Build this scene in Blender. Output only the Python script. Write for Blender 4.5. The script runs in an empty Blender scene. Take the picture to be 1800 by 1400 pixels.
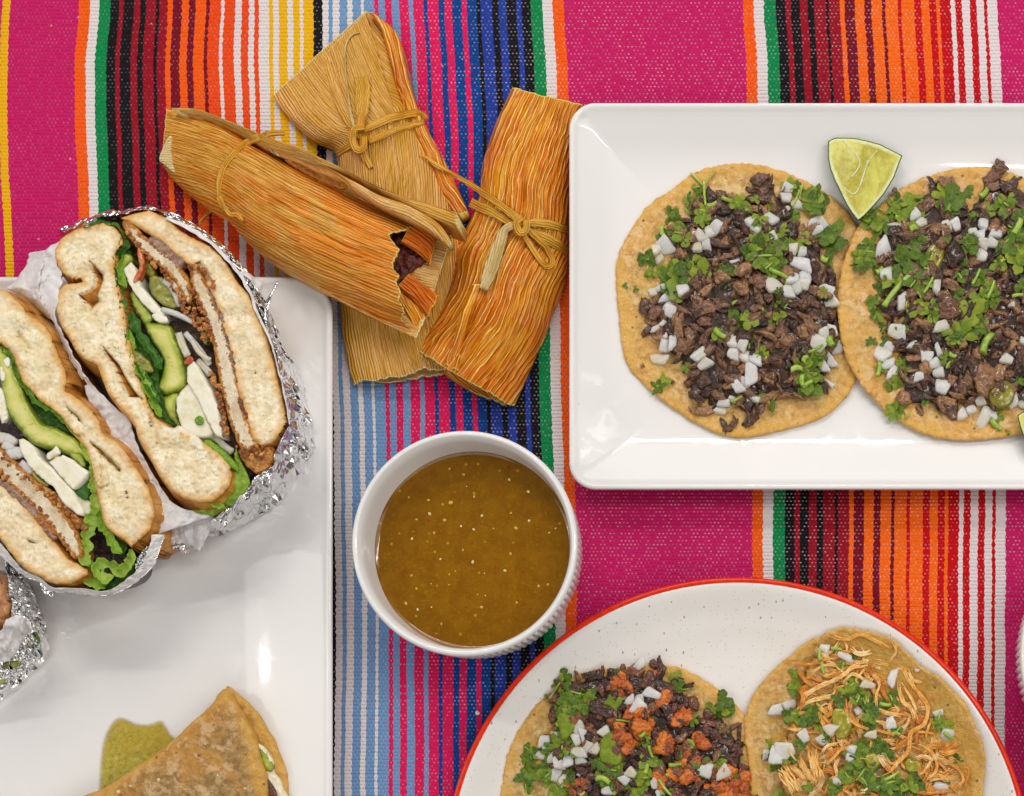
import bpy, bmesh, math, random
import numpy as np
from mathutils import Vector, Matrix, noise as mn
from mathutils.geometry import delaunay_2d_cdt
from mathutils.bvhtree import BVHTree

random.seed(7)
rng = np.random.default_rng(7)
SC = bpy.context.scene
COL = SC.collection

# ---------------------------------------------------------------- scale, camera, light
# lengths below are in "px": 1 px = 0.28 mm on the table top
S = 0.00028
H = 2400.0                      # camera height above the cloth (0.67 m)
NX, NY = 1400.0, 1420.0         # point of the table straight below the lens

def tow(x, y, z=0.0):           # table coordinates (px) to metres
    return ((x - 900) * S, (700 - y) * S, z * S)

def up(px, py, z=0.0):          # table position of the point at height z that lies on a line of sight
    k = (H - z) / H
    return (NX + (px - NX) * k, NY + (py - NY) * k)

def wp(px, py, z=0.0):
    x, y = up(px, py, z)
    return tow(x, y, z)

cam_d = bpy.data.cameras.new("camera")
cam = bpy.data.objects.new("camera", cam_d); COL.objects.link(cam)
cam.location = tow(NX, NY, H)
cam_d.sensor_width = 36.0
cam_d.lens = 36.0 * H / 1800.0
cam_d.shift_x = (900 - NX) / 1800.0
cam_d.shift_y = (NY - 700) / 1800.0
cam_d.clip_start = 0.01; cam_d.clip_end = 50
SC.camera = cam

world = bpy.data.worlds.new("World"); SC.world = world
world.use_nodes = True
bg = world.node_tree.nodes["Background"]
bg.inputs[0].default_value = (1.0, 0.985, 0.965, 1); bg.inputs[1].default_value = 0.10

def area(name, loc, target, sx, sy, power, col=(1, .97, .93)):
    d = bpy.data.lights.new(name, 'AREA'); d.shape = 'RECTANGLE'; d.size = sx; d.size_y = sy
    d.energy = power; d.color = col
    o = bpy.data.objects.new(name, d); COL.objects.link(o)
    o.location = loc
    o.rotation_euler = (Vector(target) - Vector(loc)).to_track_quat('-Z', 'Y').to_euler()
    return o
# soft light panels added round the table, clear of the plates' reflections
area("panel_left", (-2.15, 0.20, 1.25), (-0.1, 0.0, 0), 0.9, 2.2, 14.0)
area("panel_right", (1.35, 0.05, 1.20), (0.0, 0.0, 0), 0.9, 1.8, 8.5)
area("panel_far", (-0.10, 1.65, 1.20), (0, 0.0, 0), 2.4, 0.95, 14.0)
area("panel_near", (0.05, -1.15, 1.30), (0, 0.0, 0), 2.2, 0.8, 8.0)
area("highlight_strip", (-0.15, 1.10, 1.45), (0, 0, 0), 1.0, 0.030, 8.0)  # thin strips, this and the next, added for crisp highlights on the food
area("highlight_strip", (0.80, 0.25, 1.45), (0, 0, 0), 0.030, 1.0, 6.0)
# pair of slim tubes mirrored in the glaze of the left plate
for k, dx in enumerate((-75, 75)):
    lx, ly, lz = tow(-4250 + dx, 461, 5357)
    area("slim_tube", (lx, ly, lz), tow(463, 1175, 30), 0.020, 0.075, 0.45)

SC.view_settings.view_transform = 'Standard'
SC.view_settings.look = 'None'
SC.view_settings.exposure = 0.05
SC.view_settings.gamma = 1.0
SC.cycles.max_bounces = 6
SC.cycles.diffuse_bounces = 3
SC.cycles.glossy_bounces = 3
SC.cycles.transmission_bounces = 4

# ---------------------------------------------------------------- objects
def tag(o, label=None, cat=None, group=None, kind=None):
    if label: o['label'] = label
    if cat: o['category'] = cat
    if group: o['group'] = group
    if kind: o['kind'] = kind
    return o

def thing(name, label, cat, base, group=None):
    o = bpy.data.objects.new(name, None); COL.objects.link(o)
    o.empty_display_size = 0.02
    o.location = wp(*base)
    return tag(o, label, cat, group)

def root_of(o):
    v = Vector((0, 0, 0))
    while o is not None:
        v += o.location; o = o.parent
    return v

def link(name, me, parent=None, mat=None, loc=None, rot=None, scl=None, label=None, kind=None):
    o = bpy.data.objects.new(name, me); COL.objects.link(o)
    base = Vector((0, 0, 0))
    if parent is not None:
        base = root_of(parent); o.parent = parent
    o.location = (Vector(loc) if loc is not None else Vector((0, 0, 0))) - base
    if rot is not None: o.rotation_euler = rot
    if scl is not None: o.scale = scl
    if mat is not None and not me.materials: me.materials.append(mat)
    if label: o['label'] = label
    if kind: o['kind'] = kind
    return o

ORIG = {}
def mesh(name, vs, fs, smooth=True, uv=None, edge=None, col=None):
    me = bpy.data.meshes.new(name)
    me.from_pydata([tuple(v) for v in vs], [], fs)
    if smooth: me.polygons.foreach_set("use_smooth", [True] * len(me.polygons))
    if uv is not None:
        l = me.uv_layers.new(name="UVMap")
        idx = np.empty(len(me.loops), dtype=np.int32); me.loops.foreach_get("vertex_index", idx)
        l.data.foreach_set("uv", np.asarray(uv, dtype=np.float32)[idx].ravel())
    if edge is not None:
        a = me.attributes.new("edge", 'FLOAT', 'POINT'); a.data.foreach_set("value", np.asarray(edge, dtype=np.float32))
    if col is not None:
        a = me.attributes.new("col", 'FLOAT_COLOR', 'CORNER'); a.data.foreach_set("color", np.asarray(col, dtype=np.float32).ravel())
    me.update()
    return me

def zoomed(ox, oy, f):
    def g(*pts):
        return [(ox + p[0] / f, oy + p[1] / f) for p in pts]
    return g

def spline(pts, n, closed=False):
    P = [np.array(p[:2], float) for p in pts]
    m = len(P); out = []
    segs = m if closed else m - 1
    def g(i):
        if closed: return P[i % m]
        return P[min(max(i, 0), m - 1)]
    fine = []
    for i in range(segs):
        p0, p1, p2, p3 = g(i - 1), g(i), g(i + 1), g(i + 2)
        for t in np.linspace(0, 1, 12, endpoint=False):
            fine.append(.5 * ((2 * p1) + (-p0 + p2) * t + (2 * p0 - 5 * p1 + 4 * p2 - p3) * t * t + (-p0 + 3 * p1 - 3 * p2 + p3) * t ** 3))
    if not closed: fine.append(P[-1])
    else: fine.append(fine[0])
    fine = np.array(fine)
    d = np.r_[0, np.cumsum(np.hypot(*np.diff(fine, axis=0).T))]
    s = np.linspace(0, d[-1], n, endpoint=not closed)
    return np.stack([np.interp(s, d, fine[:, 0]), np.interp(s, d, fine[:, 1])], 1)

def plen(pts, closed=False):
    P = np.array([p[:2] for p in pts], float)
    if closed: P = np.vstack([P, P[:1]])
    return float(np.hypot(*np.diff(P, axis=0).T).sum())

def seg_dist(Q, P):             # distance of points Q to closed polyline P
    A = P; B = np.roll(P, -1, axis=0)
    AB = B - A; L2 = (AB ** 2).sum(1) + 1e-9
    out = np.full(len(Q), 1e9)
    for s in range(0, len(Q), 2000):
        q = Q[s:s + 2000, None, :]
        t = np.clip(((q - A) * AB).sum(2) / L2, 0, 1)
        d = np.hypot(*np.moveaxis(q - (A + t[..., None] * AB), 2, 0))
        out[s:s + 2000] = d.min(1)
    return out

def inside(Q, P):
    x, y = Q[:, 0], Q[:, 1]; r = np.zeros(len(Q), bool)
    j = len(P) - 1
    for i in range(len(P)):
        xi, yi = P[i]; xj, yj = P[j]
        c = ((yi > y) != (yj > y)) & (x < (xj - xi) * (y - yi) / (yj - yi + 1e-12) + xi)
        r ^= c; j = i
    return r

def fb(x, y, z, sc, octv=3):
    return mn.fractal(Vector((x / sc, y / sc, z)), 1.0, 2.0, octv)

def slab(name, poly, z, depth, mat, parent=None, step=5.0, rnd=4.0, amp=1.5, sc=8.0, zf=None, holes=(), wob=0.8,
         bulge=0.0, drop=(0, 0), curve=True, seed=0.0, link_it=True, label=None, levels=3, kind=None, tag_=None, uvs=False):
    """solid piece with an uneven top face whose outline is given at height z"""
    L = plen(poly, True)
    n = max(8, int(L / step))
    B = spline(poly, n, True) if curve else resample(poly, n)
    for i in range(n):
        a = mn.noise(Vector((B[i, 0] / 6, B[i, 1] / 6, seed + 3))) * wob * 2
        nrm = np.array([B[(i + 1) % n, 1] - B[i - 1, 1], -(B[(i + 1) % n, 0] - B[i - 1, 0])])
        nrm /= (np.hypot(*nrm) + 1e-9)
        B[i] += nrm * a
    x0, y0 = B.min(0); x1, y1 = B.max(0)
    gx, gy = np.meshgrid(np.arange(x0, x1, step), np.arange(y0, y1, step * .87))
    gx[1::2] += step / 2
    G = np.stack([gx.ravel(), gy.ravel()], 1) + rng.uniform(-.18, .18, (gx.size, 2)) * step
    G = G[inside(G, B)]
    if len(G):
        d = seg_dist(G, B); G = G[d > step * .45]
    V = np.vstack([B, G]) if len(G) else B
    vv = [Vector((float(a), float(b))) for a, b in V]
    ed = [(i, (i + 1) % n) for i in range(n)]
    r = delaunay_2d_cdt(vv, ed, [list(range(n))], 1, 1e-4)
    V = np.array([[v.x, v.y] for v in r[0]]); F = [tuple(f) for f in r[2]]
    dist = seg_dist(V, B)
    Z = np.full(len(V), float(z))
    if rnd > 0:
        t = np.clip(dist / rnd, 0, 1); Z -= rnd * .8 * (1 - np.sqrt(1 - (1 - t) ** 2))
    for hp, hd, hs in holes:
        hp = np.array(hp, float); ins = inside(V, hp)
        if ins.any():
            hdist = seg_dist(V[ins], hp); Z[ins] -= hd * np.clip(hdist / hs, 0, 1)
    for i in range(len(V)):
        x, y = V[i]
        if amp: Z[i] += amp * fb(x, y, seed, sc)
        if zf: Z[i] += zf(x, y)
    vs = [wp(V[i, 0], V[i, 1], Z[i]) for i in range(len(V))]
    edge = list(dist)
    # orient faces up
    F2 = []
    for f in F:
        a, b, c = (Vector(vs[k]) for k in f[:3])
        F2.append(f if (b - a).cross(c - a).z > 0 else tuple(reversed(f)))
    F = F2
    # boundary edges
    cnt = {}
    for f in F:
        for a, b in zip(f, f[1:] + f[:1]): cnt[(a, b)] = 1
    be = [(a, b) for (a, b) in cnt if (b, a) not in cnt]
    bv = sorted({a for e in be for a in e})
    cx, cy = B.mean(0)
    prev = {a: a for a in bv}
    nxt = {a: b for a, b in be}; prv = {b: a for a, b in be}
    nrmv = {}
    def hop(a, m, k):
        for _ in range(k): a = m.get(a, a)
        return a
    hk = max(2, int(10 / step))
    for a in bv:
        t = V[hop(a, nxt, hk)] - V[hop(a, prv, hk)]; nn = np.array([-t[1], t[0]]); nn /= (np.hypot(*nn) + 1e-9)
        nrmv[a] = nn
    for _ in range(2):
        sm = {}
        for a in bv:
            acc = nrmv[a].copy(); p = q = a
            for _k in range(5):
                p = nxt.get(p, p); q = prv.get(q, q); acc = acc + nrmv[p] + nrmv[q]
            sm[a] = acc / (np.hypot(*acc) + 1e-9)
        nrmv = sm
    # outward sign check
    a0 = max(bv, key=lambda a: V[a, 0]); sg = 1 if nrmv[a0][0] > 0 else -1
    def ringavg(fn, k=6):
        out = {}
        for a in bv:
            acc = np.array(fn(a), float); m = 1; p = a; q = a
            for _ in range(k):
                p = nxt.get(p, p); q = prv.get(q, q); acc = acc + fn(p) + fn(q); m += 2
            out[a] = acc / m
        return out
    P3 = {a: np.array([*up(V[a, 0], V[a, 1], Z[a]), Z[a]]) for a in bv}
    kk = max(1, int(9 / step)); P3s = ringavg(lambda a: P3[a], kk)
    for lv in range(1, levels + 1):
        t = lv / levels; m = min(1, t * 2.2)
        cur = {}
        for a in bv:
            x, y, zz = P3[a] * (1 - m) + P3s[a] * m
            zz = zz - depth * t
            off = bulge * math.sin(math.pi * min(1, t * .9)) * sg
            x += nrmv[a][0] * off + drop[0] * t; y += nrmv[a][1] * off + drop[1] * t
            cur[a] = len(vs)
            vs.append(tow(x, y, zz)); edge.append(-depth * t)
        for a, b in be:
            F.append((b, a, cur[a] if lv == 0 else cur[a], cur[b])) if lv == 1 else F.append((prev[b], prev[a], cur[a], cur[b]))
        prev = cur
    bottom = [prev[a] for a in bv]
    # flat underside as a fan
    c = len(vs); m = np.mean([vs[k] for k in bottom], axis=0); vs.append(tuple(m)); edge.append(-depth)
    for a, b in be: F.append((prev[b], prev[a], c))
    uv = None
    if uvs: uv = [(v[0] / S, v[1] / S) for v in vs]
    me = mesh(name, vs, F, edge=edge, uv=uv)
    if not link_it: return me
    o = link(name, me, parent, mat, label=label, kind=kind)
    ORIG[o.name] = (vs, F)
    return o

def resample(poly, n):
    P = np.array(list(poly) + [poly[0]], float)
    d = np.r_[0, np.cumsum(np.hypot(*np.diff(P, axis=0).T))]
    s = np.linspace(0, d[-1], n, endpoint=False)
    return np.stack([np.interp(s, d, P[:, 0]), np.interp(s, d, P[:, 1])], 1)

def strip(name, Lp, Rp, nu, nv, ztop, zbot, mat, parent=None, rag=(0, 0), corr=(0, 20), seed=0.0, label=None, ragsc=8.0, ends=None):
    """husk-like sheet or closed body between two outlines; u runs along, v across"""
    Lf = spline(Lp, 200); Rf = spline(Rp, 200)
    ll = (plen(Lp) + plen(Rp)) / 2
    def at(u, v):
        k = min(max(u, 0), 1) * 199; i = int(min(k, 198)); t = k - i
        a = Lf[i] * (1 - t) + Lf[i + 1] * t; b = Rf[i] * (1 - t) + Rf[i + 1] * t
        return a * (1 - v) + b * v, math.hypot(*(b - a))
    vs = []; uv = []; edge = []
    top = []; bot = []
    for i in range(nu + 1):
        for j in range(nv + 1):
            v = j / nv; s = i / nu
            r0 = rag[0] * (.5 + .9 * mn.noise(Vector((v * ragsc, seed, 1))) + .35 * mn.noise(Vector((v * ragsc * 4, seed, 4))) + .2 * mn.noise(Vector((v * ragsc * 11, seed, 5)))) / ll
            r1 = rag[1] * (.5 + .9 * mn.noise(Vector((v * ragsc, seed, 9))) + .35 * mn.noise(Vector((v * ragsc * 4, seed, 13))) + .2 * mn.noise(Vector((v * ragsc * 11, seed, 15)))) / ll
            if ends: r1 += ends(v) / ll
            u = r0 + s * (1 - r0 - r1)
            p, w = at(u, v)
            z = ztop(u, v)
            if corr[0]:
                q = mn.noise(Vector((v * corr[1], u * 2.2, seed))) + .5 * mn.noise(Vector((v * corr[1] * 2.3, u * 3, seed + 5)))
                z += corr[0] * (1 - 2.2 * abs(q)) * min(1, 6 * min(v, 1 - v) + .25)
            z = max(z, zbot(u, v) + .6)
            vs.append(wp(p[0], p[1], z)); uv.append((u * ll, v * w))
            edge.append(min(s, 1 - s) * ll)
            top.append((p, z))
    n = (nu + 1) * (nv + 1)
    for i in range(nu + 1):
        for j in range(nv + 1):
            k = i * (nv + 1) + j; p, z = top[k]
            u = uv[k][0] / ll; v = j / nv
            zb = min(zbot(u, v), z - .5)
            x, y = up(p[0], p[1], z)
            vs.append(tow(x, y, zb)); uv.append(uv[k]); edge.append(edge[k])
    F = []
    W = nv + 1
    for i in range(nu):
        for j in range(nv):
            a = i * W + j
            F.append((a, a + 1, a + W + 1, a + W)); F.append((n + a, n + a + W, n + a + W + 1, n + a + 1))
    for i in range(nu):
        a = i * W; F.append((a, a + W, n + a + W, n + a)); a = i * W + nv; F.append((a, n + a, n + a + W, a + W))
    for j in range(nv):
        a = j; F.append((a, n + a, n + a + 1, a + 1)); a = nu * W + j; F.append((a, a + 1, n + a + 1, n + a))
    # make tops face up
    a, b, c = (Vector(vs[k]) for k in F[0][:3])
    if (b - a).cross(c - a).z < 0: F = [tuple(reversed(f)) for f in F]
    me = mesh(name, vs, F, uv=uv, edge=edge)
    o = link(name, me, parent, mat, label=label)
    ORIG[o.name] = (vs, F)
    return o

EYE = Vector(tow(NX, NY, H))
def caster(objs):
    vs = []; fs = []
    for o in objs:
        v, f = ORIG[o.name]; k = len(vs); vs += [Vector(p) for p in v]; fs += [tuple(i + k for i in q) for q in f]
    t = BVHTree.FromPolygons(vs, fs)
    def g(px, py, dflt=0.0):
        d = (Vector(wp(px, py, 0)) - EYE).normalized()
        h = t.ray_cast(EYE, d)
        return h[0].z / S if h[0] is not None else dflt
    return g

def band(name, path, w, zf, mat, parent=None, thick=4.0, n=None, nv=8, seed=0.0, lift=1.0, twist=0.0, label=None):
    """ribbon draped along a path; w is a width or (start, end) or list"""
    n = n or max(8, int(plen(path) / 4))
    C = spline(path, n + 1)
    ws = np.interp(np.linspace(0, 1, n + 1), np.linspace(0, 1, len(w)), w) if hasattr(w, '__len__') else np.full(n + 1, float(w))
    T = np.gradient(C, axis=0); T /= (np.hypot(T[:, 0], T[:, 1])[:, None] + 1e-9)
    N = np.stack([-T[:, 1], T[:, 0]], 1)
    for i in range(n + 1): ws[i] *= 1 + .22 * mn.noise(Vector((i * .35, seed, 2)))
    zz = np.array([zf(*c) if callable(zf) else zf for c in C], float)
    k = np.ones(5) / 5
    zs = np.convolve(np.pad(zz, 2, mode='edge'), k, 'valid'); zs = np.maximum(zs, zz * .7 + zs * .3)
    L = C - N * ws[:, None] / 2; R = C + N * ws[:, None] / 2
    vs = []; uv = []; F = []
    ll = plen(path)
    for i in range(n + 1):
        for j in range(nv * 2):
            ang = 2 * math.pi * j / (nv * 2)
            c = (1 - math.cos(ang)) / 2
            p = L[i] * (1 - c) + R[i] * c
            z = zs[i] + lift + thick * .5 + thick * .5 * math.sin(ang) + twist * math.sin(i * .25 + seed) * (c - .5) * 2
            z += .5 * math.sin(ang) * mn.noise(Vector((c * 5, i * .06, seed)))
            if i in (0, n): z = z * .5 + (zs[i] + lift + thick * .5) * .5
            vs.append(wp(p[0], p[1], z)); uv.append((ll * i / n, c * ws[i] + (100 if j > nv else 0)))
    W = nv * 2
    for i in range(n):
        for j in range(W):
            a = i * W + j; b = i * W + (j + 1) % W
            F.append((a, b, b + W, a + W))
    F.append(tuple(range(W))); F.append(tuple(reversed(range(n * W, n * W + W))))
    me = mesh(name, vs, F, uv=uv, edge=[5] * len(vs))
    bm = bmesh.new(); bm.from_mesh(me); bmesh.ops.recalc_face_normals(bm, faces=bm.faces); bm.to_mesh(me); bm.free()
    o = link(name, me, parent, mat, label=label)
    ORIG[o.name] = (vs, F)
    return o

# ---------------------------------------------------------------- materials
class Mt:
    def __init__(s, name):
        s.m = bpy.data.materials.new(name); s.m.use_nodes = True
        s.nt = s.m.node_tree; s.b = s.nt.nodes["Principled BSDF"]; s.out = s.nt.nodes["Material Output"]
    def n(s, t): return s.nt.nodes.new(t)
    def l(s, a, b): s.nt.links.new(a, b)
    def put(s, sock, v):
        if hasattr(v, 'is_output'): s.l(v, sock)
        elif isinstance(v, (tuple, list)) and len(v) == 3 and sock.type == 'RGBA': sock.default_value = (*v, 1)
        else: sock.default_value = v
    def obj(s):
        return s.n('ShaderNodeTexCoord').outputs['Object']
    def geo(s):
        return s.n('ShaderNodeNewGeometry').outputs['Position']
    def uv(s):
        return s.n('ShaderNodeTexCoord').outputs['UV']
    def attr(s, nm, out='Fac'):
        a = s.n('ShaderNodeAttribute'); a.attribute_name = nm; return a.outputs[out]
    def rnd(s):
        return s.n('ShaderNodeObjectInfo').outputs['Random']
    def map(s, v, sc, loc=(0, 0, 0)):
        m = s.n('ShaderNodeMapping'); s.l(v, m.inputs[0]); m.inputs['Scale'].default_value = sc; m.inputs['Location'].default_value = loc
        return m.outputs[0]
    def noise(s, v, px, det=3, ro=.55, dist=0.0, unit=True):
        t = s.n('ShaderNodeTexNoise'); s.l(v, t.inputs['Vector'])
        t.inputs['Scale'].default_value = 1 / (px * S) if unit else 1 / px
        t.inputs['Detail'].default_value = det; t.inputs['Roughness'].default_value = ro; t.inputs['Distortion'].default_value = dist
        return t.outputs['Fac']
    def vor(s, v, px, feat='F1', out='Distance', unit=True, rand=1.0):
        t = s.n('ShaderNodeTexVoronoi'); t.feature = feat; s.l(v, t.inputs['Vector'])
        t.inputs['Scale'].default_value = 1 / (px * S) if unit else 1 / px
        t.inputs['Randomness'].default_value = rand
        return t.outputs[out]
    def ramp(s, f, stops, interp='LINEAR'):
        r = s.n('ShaderNodeValToRGB'); s.l(f, r.inputs[0]); e = r.color_ramp; e.interpolation = interp
        while len(e.elements) < len(stops): e.elements.new(.5)
        for k, (p, c) in enumerate(stops):
            e.elements[k].position = p; e.elements[k].color = (*c, 1) if len(c) == 3 else c
        return r.outputs[0]
    def fr(s, f, a, b, lo=0.0, hi=1.0, smooth=True):
        r = s.n('ShaderNodeMapRange'); r.interpolation_type = 'SMOOTHSTEP' if smooth else 'LINEAR'
        s.put(r.inputs['Value'], f); r.inputs['From Min'].default_value = a; r.inputs['From Max'].default_value = b
        r.inputs['To Min'].default_value = lo; r.inputs['To Max'].default_value = hi
        return r.outputs[0]
    def mix(s, f, a, b, mode='MIX'):
        r = s.n('ShaderNodeMix'); r.data_type = 'RGBA'; r.blend_type = mode
        s.put(r.inputs[0], f); s.put(r.inputs[6], a); s.put(r.inputs[7], b)
        return r.outputs[2]
    def ma(s, op, a, b=0.0, c=0.0):
        r = s.n('ShaderNodeMath'); r.operation = op
        s.put(r.inputs[0], a); s.put(r.inputs[1], b)
        if op in ('MULTIPLY_ADD', 'COMPARE'): s.put(r.inputs[2], c)
        return r.outputs[0]
    def bump(s, h, dist_px, strength=1.0, prev=None):
        r = s.n('ShaderNodeBump'); s.l(h, r.inputs['Height']); r.inputs['Distance'].default_value = dist_px * S
        r.inputs['Strength'].default_value = strength
        if prev is not None: s.l(prev, r.inputs['Normal'])
        return r.outputs[0]
    def fin(s, col=None, rough=.5, bump=None, sss=0, ssc=None, ssr=6, spec=None, coat=0, coatr=.1, metal=0, trans=0, ior=None, sheen=0):
        b = s.b.inputs
        if col is not None: s.put(b['Base Color'], col)
        s.put(b['Roughness'], rough)
        if bump is not None: s.l(bump, b['Normal'])
        if sss:
            b['Subsurface Weight'].default_value = sss; b['Subsurface Scale'].default_value = ssr * S
            b['Subsurface Radius'].default_value = ssc or (1, .8, .6)
        if spec is not None: b['Specular IOR Level'].default_value = spec
        if coat: b['Coat Weight'].default_value = coat; b['Coat Roughness'].default_value = coatr
        if metal: s.put(b['Metallic'], metal)
        if trans: b['Transmission Weight'].default_value = trans
        if ior: b['IOR'].default_value = ior
        if sheen: b['Sheen Weight'].default_value = sheen
        return s.m

def srgb(r, g, b):
    f = lambda c: ((c / 255 + .055) / 1.055) ** 2.4 if c > 10 else c / 255 / 12.92
    return (f(r), f(g), f(b))

def m_cloth():
    t = Mt('woven_cotton')
    uv = t.uv(); sep = t.n('ShaderNodeSeparateXYZ'); t.l(uv, sep.inputs[0])
    u, v = sep.outputs[0], sep.outputs[1]
    rowf = t.ma('DIVIDE', v, 6.4); row = t.ma('FLOOR', rowf); fy = t.ma('SUBTRACT', rowf, row)
    par = t.ma('MULTIPLY', t.ma('MODULO', row, 2.0), .5)
    cuf = t.ma('ADD', t.ma('DIVIDE', u, 6.8), par); cu = t.ma('FLOOR', cuf); fx = t.ma('SUBTRACT', cuf, cu)
    dx = t.ma('MULTIPLY', t.ma('SUBTRACT', fx, .5), 1.0); dy = t.ma('MULTIPLY', t.ma('SUBTRACT', fy, .5), 1.25)
    d = t.ma('SQRT', t.ma('ADD', t.ma('MULTIPLY', dx, dx), t.ma('MULTIPLY', dy, dy)))
    comb = t.n('ShaderNodeCombineXYZ'); t.l(cu, comb.inputs[0]); t.l(row, comb.inputs[1])
    wn = t.n('ShaderNodeTexWhiteNoise'); wn.noise_dimensions = '2D'; t.l(comb.outputs[0], wn.inputs['Vector'])
    big = t.noise(uv, 90, 2, unit=False)
    dot = t.fr(d, .10, .34, 1, 0)
    strength = t.fr(wn.outputs['Value'], .15, .95, .05, .85)
    left = t.fr(u, 200, 900, .30, .8)
    amt = t.ma('MULTIPLY', t.ma('MULTIPLY', dot, strength), t.ma('MULTIPLY', left, t.fr(big, .3, .7, .45, 1.0)))
    col = t.attr('col', 'Color')
    fib = t.noise(t.map(uv, (1, 3.2, 1)), 4.0, 3, unit=False)
    col = t.mix(t.fr(fib, .3, .7, .0, .30), col, t.mix(1.0, col, (.55, .5, .55), 'MULTIPLY'))
    col = t.mix(t.fr(t.noise(uv, 240, 3, unit=False), .4, .7, 0, .16), col, t.mix(1.0, col, (1.0, .62, 1.0), 'MULTIPLY'))
    col = t.mix(amt, col, t.mix(.22, (.92, .80, .82), col))
    lint = t.fr(t.vor(t.map(uv, (1, 1, 1), (5, 9, 0)), 46, unit=False), .035, .05, 1, 0)
    col = t.mix(t.ma('MULTIPLY', lint, .30), col, (.9, .85, .8))
    ribs = t.ma('SINE', t.ma('MULTIPLY', v, math.pi * 2 / 6.4))
    h = t.ma('ADD', t.ma('MULTIPLY', ribs, .35), t.ma('ADD', t.ma('MULTIPLY', dot, .7), t.ma('MULTIPLY', fib, .5)))
    return t.fin(col, .85, t.bump(h, 1.6, .8), spec=.15, sheen=.0)

def m_porcelain():
    t = Mt('white_porcelain'); p = t.geo()
    sm = t.noise(t.map(p, (1, 1.4, 1)), 70, 4, .6, 1.2)
    r = t.fr(sm, .52, .68, .06, .24)
    col = t.mix(t.fr(t.noise(p, 240, 2), .4, .65, 0, .5), (.80, .785, .77), (.77, .755, .745))
    sp = t.fr(t.vor(p, 120), .012, .018, 1, 0)
    col = t.mix(t.ma('MULTIPLY', sp, .5), col, (.25, .18, .10))
    return t.fin(col, r, t.bump(t.noise(p, 60, 2), .8, .25), spec=.45)

def m_speckle():
    t = Mt('speckled_stoneware'); p = t.geo()
    ps = t.map(p, (1, .45, 1)); 
    v1 = t.vor(t.map(p, (1, .5, 1)), 13); c1 = t.vor(t.map(p, (1, .5, 1)), 13, out='Color')
    sel = t.fr(t.ma('ADD', 0.0, c1), .38, .46)
    s1 = t.ma('MULTIPLY', t.fr(v1, .09, .14, 1, 0), sel)
    v2 = t.vor(p, 6); c2 = t.vor(p, 6, out='Color'); s2 = t.ma('MULTIPLY', t.fr(v2, .12, .24, 1, 0), t.fr(t.ma('ADD', 0.0, c2), .50, .58))
    col = t.mix(t.ma('MULTIPLY', s2, .55), (.78, .745, .71), (.42, .33, .22))
    col = t.mix(t.ma('MULTIPLY', s1, .75), col, (.22, .15, .08))
    col = t.mix(t.fr(t.noise(p, 120, 3), .45, .7, 0, .5), col, t.mix(1.0, col, (.97, .93, .88), 'MULTIPLY'))
    return t.fin(col, .22, t.bump(t.noise(p, 30, 2), .6, .3), spec=.5)

def plain(name, col, rough=.4, **k):
    t = Mt(name); p = t.geo()
    c = t.mix(t.fr(t.noise(p, 12, 3), .3, .7), tuple(x * .85 for x in col), tuple(min(1, x * 1.12) for x in col))
    return t.fin(c, rough, t.bump(t.noise(p, 4, 2), .5, .4), **k)

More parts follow.
